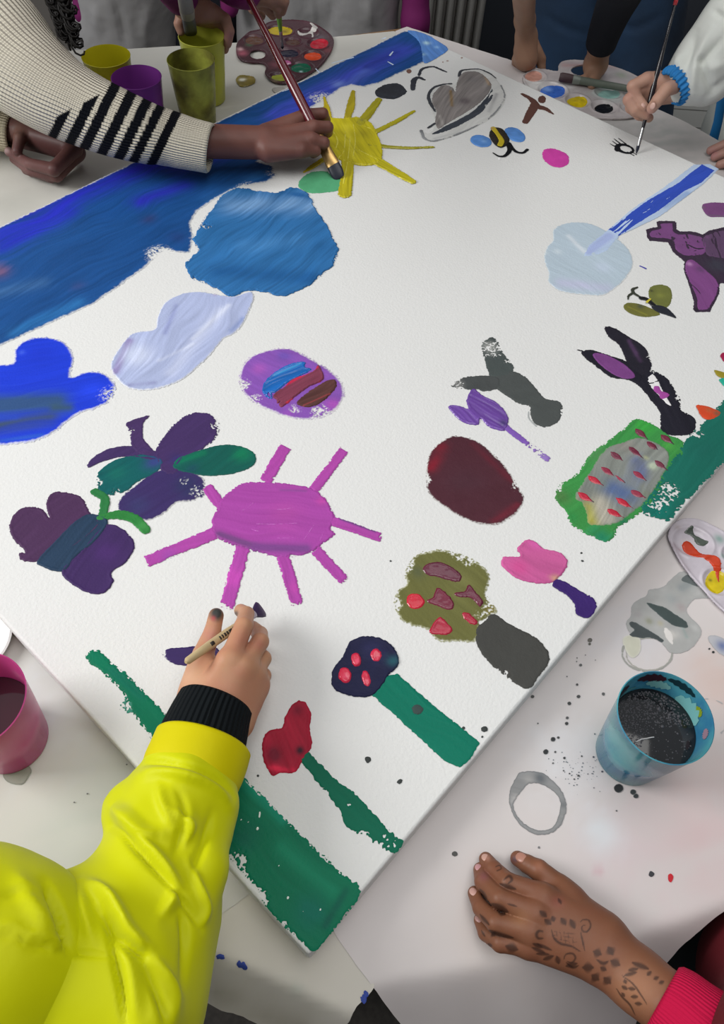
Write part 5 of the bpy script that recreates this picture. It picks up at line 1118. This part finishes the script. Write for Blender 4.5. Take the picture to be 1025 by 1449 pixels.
# left hand curled on the table, with its own forearm
lh = [((5, 180, .80), (35, 186, .80), .020, .020), ((30, 186, .802), (98, 206, .80), .016, .013), ((28, 192, .79), (100, 216, .786), .018, .014), ((5, 180, .80), P(-120, 150, .85), .022, .032), ((98, 205, .795), (108, 216, .78), .013, .013), (P(-120, 150, .85), P(-150, 30, .97), .034, .045)]
lf = [[(106, 210, .796, .0120), (76, 240, .796, .0105), (42, 232, .786, .009), (13, 215, .780, .0075)], [(110, 216, .780, .0120), (80, 248, .777, .0105), (45, 242, .770, .009), (20, 225, .766, .0075)], [(40, 182, .802, .012), (28, 196, .806, .0095), (24, 214, .796, .008)],
      [(108, 218, .772, .012), (72, 250, .768, .0095), (38, 240, .764, .0085)]]
body('left_hand', pb, lh, lf, .0016, M_SKIN, skin_cols('5a3a38', '3a2420', [(30, 236, 16, '7a5a58', .6), (8, 212, 6, 'b09898', .8), (25, 185, 16, '7a5c50', .6)], red='4a302e'), kbase=.012, kf=.006)
CREAM, NAVY = hexc('ddd6c4'), hexc('070a13')
STR = [((141, 166), 7.4), ((165, 175), 7.6), ((188, 184), 7.4), ((208, 190), 6.8), ((233, 194), 6.6)]
def stripe_cols(V, UV):
    C = np.tile(CREAM, (len(V), 1)); p = proj(V)
    ax = np.array([1, .16]); ax /= np.linalg.norm(ax)
    # stripes slant a little against the sleeve
    def s(pt_): return pt_[..., 0] * .90 + pt_[..., 1] * .44
    sv = s(p)
    jag = (np.abs((UV[:, 0] * 62) % 1 - .5) - .25) * 2.2
    for c, hw in STR:
        C[np.abs(sv - s(np.array(c)) + jag) < hw] = NAVY
    for c, hw, ylim in (((110, 180), 7.4, 150), ((84, 174), 6.8, 163)):
        k = (np.abs(sv - s(np.array(c)) + jag) < hw) & (p[:, 1] > ylim - (p[:, 0] - c[0]) * .55)
        C[k] = NAVY
    return C
sw = ribmat('sweater_knit', 'd3cab6', 62, .9, .0022, attr=True)
puff = folds([([(183, 127), (170, 150), (150, 200)], 7, 5), ([(200, 138), (190, 165), (172, 215)], 6, 4), ([(219, 150), (208, 180), (200, 225)], 6, 4), ([(160, 122), (150, 150), (120, 200)], 6, -3), ([(240, 155), (232, 190), (222, 232)], 5, 5),
              ([(100, 60), (60, 90), (20, 120), (0, 135)], 5, -4), ([(60, 45), (20, 95), (0, 125)], 4, -3), ([(255, 160), (262, 195), (252, 232)], 10, -2.5)])
sleeve('sweater_sleeve', pb, [(297, 210, .842, .0405), (270, 204, .846, .0420), (240, 196, .851, .0450), (206, 188, .858, .0500), (165, 174, .866, .0555), (124, 157, .876, .0600), (80, 134, .892, .0665), (35, 100, .915, .076), (-20, 50, .945, .090), (-100, -10, .97, .105), (-180, -60, .98, .11)],
       sw, n=360, step=.002, colfn=stripe_cols, disp=puff, lip=.003, up=(0, .2, 1), flat=.86)
sleeve('sweater_cuff', pb, [(17, 188, .795, .0300), (-10, 182, .80, .0325), (-60, 168, .82, .037), (-130, 140, .86, .045)], ribmat('sweater_knit_cuff', 'c9bfa6', 40, .8, .0018), n=160, step=.003, lip=.003)
S_ = P(-180, -60, .98)
body('sweater_body', pb, [(S_, S_ + Vector((-.20, -.02, -.06)), .11, .12), (S_ + Vector((-.20, -.02, -.06)), S_ + Vector((-.27, -.02, -.5)), .12, .13)], [], .01, mat('sweater_plain', 'cfc5b0', rough=.9, sheen=.3), None, kbase=.05)
hair = mat('dark_hair', '0c0908', rough=.5, spec=.3)
rs = np.random.RandomState(5); L_ = []
for k in range(46):
    x0, y0 = 62 + rs.uniform(-6, 26), -34 + rs.uniform(-8, 8); ln = rs.uniform(.6, 1.0)
    a0 = rs.uniform(0, 6.3); cr = rs.uniform(.004, .009); pts = []
    for i in range(34):
        t = i / 33 * ln
        px = x0 + (104 + rs.uniform(-1, 1) * .2 - x0) * t ** .8 + 10 * math.sin(k) * t; py = y0 + 104 * t
        c = P(px, py, 1.02 - .085 * t); pts.append(c + Vector((cr * math.cos(a0 + i * .75), cr * math.sin(a0 + i * .75) * .6, cr * math.sin(a0 + i * .75))))
    L_.append(tube(pts, [.0026 - .0012 * (i / 33) for i in range(34)], 5))
o = mesh('hair', *joinparts(L_), hair, pb); o['label'] = 'dark brown curls hanging by the shoulder'; o['kind'] = 'stuff'

# ------------------------------------------------------------------ child in the white gown
pc_ = empty('person', PY(1140, 100, 1.75) - Vector((0, 0, PY(1140, 100, 1.75).z)), 'person in a white gown with blue elastic cuff, painting the small eye', 'person')
base = [((965, 119, .878), (918, 113, .878), .0225, .0125), ((962, 124, .870), (908, 127, .862), .0205, .0135), ((958, 130, .860), (906, 142, .846), .0165, .0125), ((965, 120, .876), (1000, 95, .90), .0210, .024), ((1000, 95, .90), (1080, 10, .98), .024, .036, .02), ((1080, 10, .98), P(1180, -60, 1.05), .036, .05, .02)]
fing = [[(915, 112, .882, .0105), (896, 122, .874, .0098), (901, 138, .860, .0086), (912, 151, .852, .0075)], [(906, 126, .866, .0105), (890, 141, .856, .0096), (899, 155, .846, .0085), (915, 163, .840, .0074)],
        [(905, 140, .848, .0105), (893, 152, .838, .0092), (905, 163, .828, .0082), (919, 167, .824, .0072)], [(955, 122, .884, .0120), (943, 127, .888, .0108), (932, 141, .878, .0100), (923, 153, .862, .0085)]]
SK2 = skin_cols('b08a78', '6a4a3c', [(890, 135, 14, 'a87c70', .5), (920, 160, 8, 'b88a80', .6), (915, 112, 10, 'c09a88', .5)], red='a87868')
hc = body('skin', pc_, base, fing, .0014, M_SKIN, SK2, kbase=.010, kf=.006)
nail(pc_, (924, 150, .872), P(923, 156, .86) - P(932, 141, .878), .0045, .0055, 'c8a498', up=(-.2, -.5, 1))
nail(pc_, (911, 149, .860), P(913, 152, .850) - P(901, 138, .860), .0038, .0045, 'c8a498', up=(.3, -.5, 1))
base = [((1085, 195, TZ + .03), (1048, 203, TZ + .022), .020, .014), ((1090, 208, TZ + .03), (1052, 216, TZ + .020), .02, .014), ((1085, 200, TZ + .03), (1160, 170, TZ + .06), .022, .026), ((1160, 170, TZ + .06), P(1230, 60, .95), .026, .04, .02)]
fing = [[(1046, 200, TZ + .022, .0105), (1026, 205, TZ + .024, .009), (1006, 213, TZ + .011, .0075)], [(1050, 212, TZ + .021, .0105), (1030, 215, TZ + .024, .0090), (1012, 222, TZ + .010, .0075)], [(1056, 224, TZ + .018, .0105), (1035, 228, TZ + .02, .0085), (1019, 233, TZ + .009, .0072)]]
body('other_hand', pc_, base, fing, .0018, M_SKIN, skin_cols('a07c70', '6a4a3c', [(1010, 218, 10, 'a06a70', .6)], red='966860'), kbase=.010, kf=.006)
gown = mat('gown_fabric', 'cfd2cc', rough=.75, bump=.3, bscale=25, bdist=.004)
gf = folds([([(985, 45), (975, 80), (968, 100)], 6, -5), ([(1008, 40), (985, 90), (980, 130)], 6, 6), ([(990, 75), (1000, 110), (1010, 130)], 6, -6), ([(1025, 50), (1000, 80), (985, 90)], 5, -6), ([(965, 75), (955, 95)], 5, 4), ([(1000, 140), (1020, 120), (1040, 105)], 6, -4), ([(1025, 90), (1000, 100)], 8, 4), ([(1010, 15), (1025, 25)], 5, -4)])
body('gown_sleeve', pc_, [((977, 114, .884), (984, 110, .887), .0250, .034), ((975, 112, .886), (1002, 88, .905), .036, .050), ((1002, 88, .905), (1045, 42, .95), .052, .060), ((1045, 42, .95), (1110, -30, 1.02), .060, .075), ((980, 108, .886), (1000, 110, .885), .035, .04), ((1110, -30, 1.02), P(1200, -80, 1.05), .075, .09, .03)], [], .003, gown, None, kbase=.02, disp=gf)
gt = PY(1130, 60, 1.72)
body('gown_body', pc_, [(PY(1150, 20, 1.70), PY(1092, 190, 1.68), .11, .135), (PY(1092, 190, 1.68), PY(1080, 330, 1.72), .135, .15)], [], .008, gown, None, kbase=.04,
     disp=folds([([(1010, 130), (995, 160), (985, 185)], 6, 5), ([(1025, 150), (1010, 180)], 5, -4)]))
# elastic cuff: a ruffled ring around the wrist
def ruffle(c, axis, R, r_, m, parent, name, nr=23, n=276):
    ax = np.array(axis, float); ax /= np.linalg.norm(ax); u = np.cross(ax, [0, 0, 1.0]); u /= np.linalg.norm(u); v = np.cross(ax, u); c = pt(c)
    V = []; Fc = []; K = 10
    for i in range(n):
        a = 2 * PI * i / n; w_ = math.sin(a * nr) + .4 * math.sin(a * nr * .37 + 1)
        rr = R + .0014 * w_; cc_ = c + (u * math.cos(a) + v * math.sin(a)) * rr + ax * .0015 * math.sin(a * nr + 1.3)
        d = u * math.cos(a) + v * math.sin(a)
        for k in range(K):
            t = 2 * PI * k / K; V.append(cc_ + d * r_ * .6 * math.cos(t) + ax * r_ * 1.4 * math.sin(t))
    for i in range(n):
        for k in range(K): Fc.append((i * K + k, ((i + 1) % n) * K + k, ((i + 1) % n) * K + (k + 1) % K, i * K + (k + 1) % K))
    return mesh(name, V, Fc, m, parent)
blue = mat('blue_elastic', '1c74b4', rough=.7)
ruffle((956, 121, .880), P(1000, 88, .905) - P(950, 124, .874), .0275, .0065, blue, pc_, 'elastic_cuff')
rp = [PY(1036, 118, 1.555), PY(1024, 140, 1.545), PY(1019, 170, 1.535), PY(1011, 200, 1.53), PY(1004, 235, 1.53)]
mesh('ribbon', *tube([p + Vector((-.004, -.004, 0)) for p in rp], [.003] * 5, 8, rx=[.010, .009, .009, .010, .010], up=(0, -1, .3)), blue, pc_)

# ------------------------------------------------------------------ person in jeans behind the far corner
pd_ = empty('person', PY(840, 60, 2.05) - Vector((0, 0, PY(840, 60, 2.05).z)), 'person in blue jeans and dark grey top standing behind the clear palette', 'person')
base = [((745, 52, .81), (745, 82, .775), .0200, .0235, .01, (FLATZ, 1)), ((743, 28, .85), (745, 52, .81), .0185, .0200), ((741, -30, .98), (743, 28, .85), .0215, .0185), (P(741, -30, .98), P(745, -160, 1.25), .0215, .035, .02),
        ((736, 70, .785), (737, 92, .755), .011, .010), ((746, 72, .785), (748, 95, .752), .012, .010), ((754, 60, .79), (764, 82, .765), .012, .0095)]
fing = [[(732, 84, .765, .0105), (730, 98, .735, .009), (734, 112, .715, .008)], [(741, 86, .765, .0105), (742, 102, .733, .009), (745, 116, .712, .008)], [(750, 88, .765, .0105), (753, 104, .733, .009), (756, 118, .712, .008)], [(759, 74, .775, .0110), (766, 84, .762, .0095), (767, 100, .745, .008)]]
SK3 = skin_cols('96745f', '5a4034', [(745, 40, 20, 'a08068', .5)], red='86604e')
body('skin', pd_, base, fing, .002, M_SKIN, SK3, kbase=.010, kf=.006)
body('right_hand', pd_, [((862, 30, .87), (850, 66, .815), .022, .0205), ((850, 66, .815), (843, 92, .775), .0205, .022), ((843, 92, .775), (838, 108, .765), .021, .014)], [[(838, 104, .768, .0105), (828, 112, .765, .009), (820, 114, .762, .008)], [(842, 108, .765, .0105), (838, 120, .762, .009)]], .002, M_SKIN, SK3)
dgrey = mat('dark_knit', '24262c', rough=.95, bump=.2, bscale=200, spec=.1)
sleeve('dark_sleeve', pd_, [(851, 62, .824, .0285), (856, 46, .85, .030), (868, 15, .90, .033), (884, -20, .96, .037), (900, -70, 1.05, .045)], dgrey, n=48, step=.006, lip=.002)
jeans = mat('denim', '1a2738', rough=.9, bump=.3, bscale=300, var=.35, vscale=4, vcol='25405f')
body('jeans', pd_, [(PY(810, -60, 2.02), PY(800, 90, 2.02), .115, .105), (PY(800, 90, 2.02), PY(800, 420, 2.02), .10, .06), (PY(905, -60, 2.0), PY(900, 90, 1.98), .115, .10), (PY(900, 90, 1.98), PY(890, 420, 2.0), .10, .06)], [], .008, jeans, None, kbase=.02,
     disp=folds([([(850, 0), (855, 60), (852, 110)], 6, -14), ([(770, 20), (800, 40), (840, 50)], 5, -3), ([(870, 30), (900, 40), (940, 20)], 5, -3)]))
# ------------------------------------------------------------------ two more in plastic aprons at the back
apron = mat('grey_plastic', '949394', rough=.4, bump=.5, bscale=9, bdist=.02, bdetail=3)
mag = mat('magenta_cloth', '6e1458', rough=.8, bump=.2, bscale=30, bdist=.003)
dnv = mat('dark_trousers', '20222c', rough=.9)
pe_ = empty('person', PY(200, 60, 1.95) - Vector((0, 0, PY(200, 60, 1.95).z)), 'person in a grey plastic apron behind the cups, hand around a lime green cup', 'person')
base = [((262, 4, .915), (285, 14, .905), .020, .019), ((285, 14, .905), (302, 20, .893), .0185, .014), ((280, 20, .89), (300, 28, .87), .018, .014), ((262, 4, .915), P(240, -40, .98), .020, .028, .02), (P(240, -40, .98), P(220, -120, 1.1), .03, .04, .02), ((270, 12, .89), (258, 24, .885), .013, .010)]
fing = [[(302, 16, .898, .0105), (319, 27, .888, .0095), (325, 44, .872, .0085), (322, 62, .852, .0075)], [(300, 24, .876, .0105), (316, 36, .864, .0095), (322, 52, .848, .0085), (318, 70, .830, .0075)], [(258, 22, .888, .0100), (253, 34, .878, .0085), (256, 44, .868, .0075)]]
body('skin', pe_, base, fing, .0018, M_SKIN, skin_cols('a8806e', '6a4a3c', [(324, 50, 10, 'a8787a', .6)], red='9a6c60'), kbase=.010, kf=.006)
sleeve('magenta_sleeve', pe_, [(258, -2, .925, .028), (245, -25, .96, .034), (225, -60, 1.02, .042), (200, -130, 1.15, .05)], mag, n=40, step=.008)
body('apron', pe_, [(PY(175, -90, 1.98), PY(175, 60, 1.97), .125, .115), (PY(175, 60, 1.97), PY(180, 160, 2.0), .115, .12)], [], .008, apron, None, kbase=.03,
     disp=folds([([(160, 0), (172, 30), (178, 65)], 6, -8), ([(215, 0), (205, 40), (210, 70)], 8, 6), ([(135, 10), (140, 50)], 6, 5)]))
body('magenta_top', pe_, [(PY(118, -60, 1.93), PY(118, 20, 1.90), .03, .022), (PY(118, -60, 1.93), PY(140, -120, 1.95), .04, .06)], [], .006, mag, None, kbase=.02)
body('trousers', pe_, [(PY(160, 120, 2.02), PY(160, 400, 2.02), .07, .05), (PY(240, 60, 2.06), PY(235, 400, 2.05), .07, .05), (PY(300, 20, 2.1), PY(300, 400, 2.1), .085, .05)], [], .01, dnv, None, kbase=.03)
pf_ = empty('person', PY(450, 60, 2.0) - Vector((0, 0, PY(450, 60, 2.0).z)), 'person in magenta top and grey apron, dipping a green brush in the flower palette', 'person')
base = [((350, -14, .91), (378, -8, .905), .021, .018), ((378, -8, .905), (392, -2, .895), .015, .011), ((350, -6, .895), (366, 4, .885), .016, .012), ((350, -14, .91), P(310, -50, .96), .020, .028, .02), (P(310, -50, .96), P(330, -130, 1.1), .03, .045, .02)]
fing = [[(388, -6, .902, .0105), (402, 2, .89, .0095), (399, 16, .868, .008)], [(380, 0, .895, .0105), (392, 10, .88, .0090), (394, 20, .860, .0078)], [(372, 4, .885, .0105), (380, 14, .868, .0090), (386, 22, .850, .0078)], [(362, 4, .880, .0105), (358, 12, .866, .009), (370, 22, .85, .008)]]
body('skin', pf_, base, fing, .0018, M_SKIN, skin_cols('94705f', '6a4a3c', [], red='86605a'), kbase=.010, kf=.006)
sleeve('magenta_sleeve', pf_, [(352, -14, .912, .0300), (338, -20, .925, .034), (320, -40, .95, .040), (310, -90, 1.05, .05)], mag, n=40, step=.008)
body('magenta_top', pf_, [(PY(330, -30, 1.90), PY(325, 12, 1.88), .035, .020)], [], .006, mag, None, kbase=.02)
body('magenta_hem', pf_, [(PY(590, -80, 1.98), PY(588, 30, 1.96), .035, .030), (PY(588, 30, 1.96), PY(590, 70, 1.98), .03, .03)], [], .006, mag, None, kbase=.02)
body('apron', pf_, [(PY(400, -90, 2.02), PY(405, 60, 1.99), .12, .11), (PY(500, -90, 2.02), PY(500, 60, 2.0), .12, .10), (PY(405, 60, 1.99), PY(440, 170, 2.0), .11, .10), (PY(500, 60, 2.0), PY(480, 170, 2.0), .1, .10)], [], .008, apron, None, kbase=.03,
     disp=folds([([(470, 0), (466, 30), (470, 55)], 6, -6), ([(520, 0), (525, 40)], 8, 6), ([(440, 0), (448, 50)], 8, 5)]))
body('trousers', pf_, [(PY(420, 160, 2.02), PY(420, 500, 2.02), .08, .05), (PY(500, 160, 2.02), PY(500, 500, 2.02), .08, .05)], [], .01, dnv, None, kbase=.03)

# ------------------------------------------------------------------ the hennaed hand
pg = empty('person', P(1120, 1400, 0), 'person in a pinkish red knit sleeve, hennaed hand resting on the paper', 'person')
z = TZ
base = [((855, 1322, z + .031), (770, 1270, z + .034), .0170, .0105), ((850, 1336, z + .033), (759, 1293, z + .036), .0165, .0105), ((845, 1350, z + .032), (752, 1320, z + .034), .0160, .0100), ((838, 1360, z + .028), (750, 1340, z + .026), .0150, .0095),
        ((855, 1318, z + .026), (800, 1266, z + .024), .0140, .0115), ((862, 1352, z + .033), (900, 1384, z + .038), .0230, .0235, .01, (FLATZ, .8)), ((835, 1340, z + .026), (862, 1352, z + .033), .0190, .0225, .01, (FLATZ, .8)), ((820, 1320, z + .022), (790, 1310, z + .020), .016, .014),
        ((900, 1384, z + .038), (1000, 1466, z + .055), .0235, .027), ((1000, 1466, z + .055), (1085, 1534, z + .074), .027, .030, .02)]
fing = [[(768, 1268, z + .036, .0102), (719, 1249, z + .034, .0084), (699, 1230, z + .021, .0074), (688, 1216, z + .011, .0064)],
        [(757, 1292, z + .038, .0102), (708, 1272, z + .037, .0086), (684, 1248, z + .022, .0075), (680, 1231, z + .011, .0064)],
        [(750, 1318, z + .036, .0098), (702, 1306, z + .035, .0083), (681, 1285, z + .021, .0072), (672, 1264, z + .011, .0062)],
        [(747, 1338, z + .028, .0090), (708, 1334, z + .026, .0076), (688, 1320, z + .016, .0068), (680, 1302, z + .009, .0058)],
        [(806, 1272, z + .025, .0125), (790, 1254, z + .022, .0105), (762, 1231, z + .022, .0092), (747, 1223, z + .018, .0080), (733, 1215, z + .013, .0068)]]
hs = []
def hst(pts, w, a=.62, c='2c1a14'):
    q = [(640 + x / 2.662, 1170 + y / 2.662) for x, y in pts]; hs.append((q, w * (1.5 if len(pts) == 2 and w > 4 else 1.15) / 2.662, a, c))
for pts, w in [([(332, 318), (355, 338)], 9), ([(350, 350), (372, 366)], 9), ([(378, 338), (384, 356)], 8), ([(412, 345), (428, 368)], 9), ([(446, 350), (462, 382)], 9), ([(480, 360), (494, 350), (515, 352), (522, 375), (508, 395), (492, 392), (490, 375), (502, 370)], 3.5), ([(484, 395), (492, 430), (500, 466)], 3.5),
               ([(375, 390), (385, 420), (410, 440), (450, 450), (484, 470)], 5), ([(345, 395), (328, 392), (318, 405), (325, 420), (345, 420)], 6), ([(305, 440), (340, 455)], 6), ([(302, 455), (350, 475)], 6), ([(318, 478), (365, 480)], 5), ([(320, 440), (375, 465)], 5), ([(345, 500), (382, 486)], 7), ([(395, 488), (402, 515)], 8),
               ([(420, 500), (430, 480), (455, 478), (465, 495), (450, 512), (432, 505)], 4), ([(430, 525), (470, 515)], 8), ([(430, 510), (455, 530), (478, 522)], 5), ([(495, 530), (530, 530)], 14), ([(535, 470), (560, 480)], 13), ([(590, 455), (605, 480)], 13), ([(600, 505), (630, 520)], 13), ([(530, 560), (550, 575)], 15), ([(575, 570), (595, 588)], 14), ([(545, 500), (570, 515), (590, 505)], 7), ([(560, 530), (580, 540)], 8),
               ([(680, 512), (740, 535)], 8), ([(665, 540), (700, 535)], 6), ([(650, 560), (695, 548)], 6), ([(735, 560), (750, 545)], 6), ([(760, 575), (778, 565)], 6), ([(780, 590), (798, 582)], 6), ([(640, 560), (680, 590), (710, 630), (735, 670)], 3.5), ([(655, 590), (650, 575)], 6), ([(665, 608), (690, 612)], 6), ([(640, 600), (660, 612)], 6), ([(675, 640), (700, 640)], 6), ([(620, 610), (640, 640), (670, 670), (690, 710)], 4), ([(690, 665), (715, 668)], 6), ([(640, 625), (650, 640)], 5),
               ([(165, 150), (180, 145), (185, 158), (170, 165)], 3), ([(195, 200), (215, 185), (225, 200), (210, 215)], 6), ([(180, 215), (240, 235)], 7), ([(105, 235), (130, 270)], 6), ([(108, 250), (125, 275)], 4), ([(150, 290), (210, 320)], 10), ([(175, 320), (200, 330)], 8), ([(210, 290), (245, 300)], 4), ([(105, 330), (140, 370)], 5), ([(140, 390), (175, 405), (230, 418)], 9), ([(150, 400), (160, 410)], 9), ([(205, 450), (245, 462)], 13), ([(110, 390), (125, 415)], 4), ([(135, 440), (150, 450)], 5), ([(400, 270), (412, 290)], 5)]:
    hst(pts, w)
for k in range(5):
    hst([(392 + k * 15, 388 + k * 3), (398 + k * 15, 430 + k * 4)], 1.3, .4)
for k in range(3):
    hst([(385, 395 + k * 13), (470, 405 + k * 15)], 1.3, .4)
def henna(V, N):
    C = skin_cols('784d37', '6a4030', [(690, 1214, 5, 'b88878', .6), (729, 1216, 6, '4c3c48', .8), (685, 1240, 8, '84505a', .5), (789, 1276, 12, '84483c', .6), (765, 1225, 10, 'a06850', .5), (900, 1400, 40, 'a87858', .6), (735, 1300, 16, '9a7050', .5)], seed=9, red='7c4c3a')(V, N)
    p = proj(V); up = N[:, 2] > -.1
    for q, w, a, c in hs:
        if len(q) > 2: q = [tuple(v) for v in smooth_open(q, 4)]
        d, t, s = pline(p, q)
        ww = w * (.35 + .9 * np.sin(PI * np.clip(t, 0, 1)) ** .8) if w > 1.2 and w > 1.5 else w * np.ones(len(t))
        g = np.clip(1.6 - d / (ww * .62), 0, 1) * min(a * 1.25, .85) * up
        C = C * (1 - g[:, None]) + hexc(c) * g[:, None]
    return C
hg = body('skin', pg, base, fing, .00085, M_SKIN, henna, kbase=.010, kf=.007)
for c, d, w_, col in [((688, 1213.5, z + .0175), P(686, 1209, z + .008) - P(699, 1230, z + .021), .0040, 'c49a8c'), ((678.5, 1228, z + .0175), P(678, 1222, z + .006) - P(684, 1248, z + .022), .0040, 'c08e90'), ((670.5, 1262, z + .0172), P(670, 1256, z + .006) - P(681, 1285, z + .021), .0038, 'c49a90'), ((738, 1213.5, z + .0215), P(728, 1212, z + .01) - P(747, 1223, z + .018), .0046, 'a87868'), ((678, 1300, z + .0145), P(678, 1296, z + .005) - P(688, 1320, z + .016), .0034, 'b88e88')]:
    nail(pg, c, d, w_, w_ * 1.25, col)
pk = ribmat('red_knit', 'b81440', 70, .4, .0010)
sleeve('knit_sleeve', pg, [(941, 1417, z + .045, .0305), (955, 1428, z + .047, .0325), (985, 1455, z + .052, .035), (1040, 1500, z + .062, .040), (1110, 1550, z + .08, .05)], pk, n=140, step=.003, lip=.0035)
body('crimson_coat', pg, [(P(1190, 1560, .86), P(1112, 1392, .70), .07, .066), (P(1190, 1560, .86), P(1230, 1620, .5), .08, .11), (P(1112, 1392, .70), P(1090, 1390, .45), .066, .08)], [], .006, mat('crimson_cloth', '5c0614', rough=.8, bump=.3, bscale=20, bdist=.004), None, kbase=.04)
body('trousers', pg, [(P(1050, 1400, .55), P(1000, 1420, .40), .09, .08), (P(1000, 1420, .42), P(1000, 1500, .05), .07, .05)], [], .01, mat('slate_trousers', '1a2024', rough=.9), None, kbase=.04)

# ================================================================== the room behind
M_FLOOR = mat('floor_speckle', '3a3632', rough=.8, var=.35, vscale=90, bump=.2, bscale=60)  # terrazzo coloured dark for the shade it lies in
fl0 = mesh('floor', [(-3, -1.2, 0), (3, -1.2, 0), (3, 4, 0), (-3, 4, 0)], [(0, 1, 2, 3)], M_FLOOR, smooth=False); fl0['kind'] = 'structure'
wl = mesh('wall_back', *box(-3, 3, 2.62, 2.72, 0, 2.9), mat('wall_paint', '6e6a66', rough=.9), smooth=False); wl['kind'] = 'structure'
p0 = PY(688, 20, 2.5); p1 = PY(758, 20, 2.5)
dr = mesh('dark_panel_1', *box(p0.x, p1.x + .5, 2.56, 2.62, 0, 2.0), mat('slate_panel', '343840', rough=.6), smooth=False); dr['kind'] = 'structure'  # panel standing in for an unidentified dark shape beside the radiator
ra = empty('radiator', (PY(645, 20, 2.42).x, 2.42, .08), 'grey column radiator standing behind the far corner of the canvas', 'radiator')
xl, xr = PY(600, 20, 2.42).x, PY(686, 20, 2.42).x; rm = mat('radiator_enamel', 'a09e9a', rough=.45)
nc = 6
for i in range(nc):
    x = xl + (xr - xl) * (i + .5) / nc
    V, Fc = tube([(x, 2.42, .10), (x, 2.42, .13), (x, 2.42, .80), (x, 2.42, .83)], [.030, .042, .042, .030], 16, rx=[.008, .012, .012, .008], up=(0, 1, 0))
    mesh('column', V, Fc, rm, ra)
for zz_ in (.14, .79): mesh('header', *tube([(xl - .01, 2.42, zz_), (xr + .01, 2.42, zz_)], .018, 14), rm, ra)
for x in (xl + .03, xr - .03): mesh('foot', *tube([(x, 2.42, 0.002), (x, 2.42, .11)], .012, 10), rm, ra)
# raised planks standing in for the pale floor between the table and the gown
bn = empty('raised_floor_planks', (PY(950, 160, 1.98).x, 1.98, 0), 'pale grey planked bench glimpsed between the table and the white gown', 'bench')
bc = P(938, 165, .445)
for k in range(6):
    y0 = 1.86 + k * .09
    mesh('plank', *box(bc.x, bc.x + .5, y0, y0 + .084, .42, .445), mat('pale_plank', 'a4a4a0', rough=.7), bn, smooth=False)
for x in (bc.x + .03, bc.x + .44): mesh('leg', *box(x, x + .03, 1.9, 2.35, 0, .42), M_METAL, bn, smooth=False)
# ================================================================== light
w = bpy.data.worlds.new('world'); SC.world = w; w.use_nodes = True
nt = w.node_tree; bg = nt.nodes['Background']
tc = nt.nodes.new('ShaderNodeTexCoord'); dt = nt.nodes.new('ShaderNodeVectorMath'); dt.operation = 'DOT_PRODUCT'
dt.inputs[1].default_value = (-0.50, 0.42, 0.76)
nt.links.new(tc.outputs['Generated'], dt.inputs[0])
rp = nt.nodes.new('ShaderNodeValToRGB'); rp.color_ramp.elements[0].position = 0.30; rp.color_ramp.elements[1].position = 0.95
rp.color_ramp.elements[0].color = (0.12, 0.115, 0.11, 1); rp.color_ramp.elements[1].color = (1.45, 1.5, 1.56, 1)
mr = nt.nodes.new('ShaderNodeMapRange'); mr.inputs[1].default_value = -1; mr.inputs[2].default_value = 1
nt.links.new(dt.outputs['Value'], mr.inputs[0]); nt.links.new(mr.outputs[0], rp.inputs[0]); nt.links.new(rp.outputs[0], bg.inputs[0])
w.node_tree.nodes['Background'].inputs[1].default_value = 0.42
def area(name, loc, target, sx, sy, power, color=(1, 1, 1)):
    l = bpy.data.lights.new(name, 'AREA'); l.shape = 'RECTANGLE'; l.size = sx; l.size_y = sy; l.energy = power; l.color = color
    o = bpy.data.objects.new(name, l); COL.objects.link(o); o.location = loc
    o.rotation_euler = (Vector(target) - Vector(loc)).to_track_quat('-Z', 'Y').to_euler()
    return o
area('window_light', (-1.95, 0.30, 2.15), (0.1, 0.35, 0.78), 1.0, 1.0, 42, (1.0, 0.99, 0.97))
area('ceiling_light', (0.3, 0.25, 2.75), (0.1, 0.3, 0.78), 1.4, 1.0, 14, (1.0, 0.98, 0.95))
area('rear_fill_light', (0.25, 1.75, 2.75), (0.25, 1.9, 0.5), 1.2, .6, 4, (1.0, 0.99, 0.97))  # unseen fill added to lift the dark back of the room
SC.view_settings.view_transform = 'Standard'; SC.view_settings.look = 'None'; SC.view_settings.gamma = 1
SC.view_settings.exposure = -0.05
try: SC.view_settings.use_curve_mapping = False
except Exception: pass
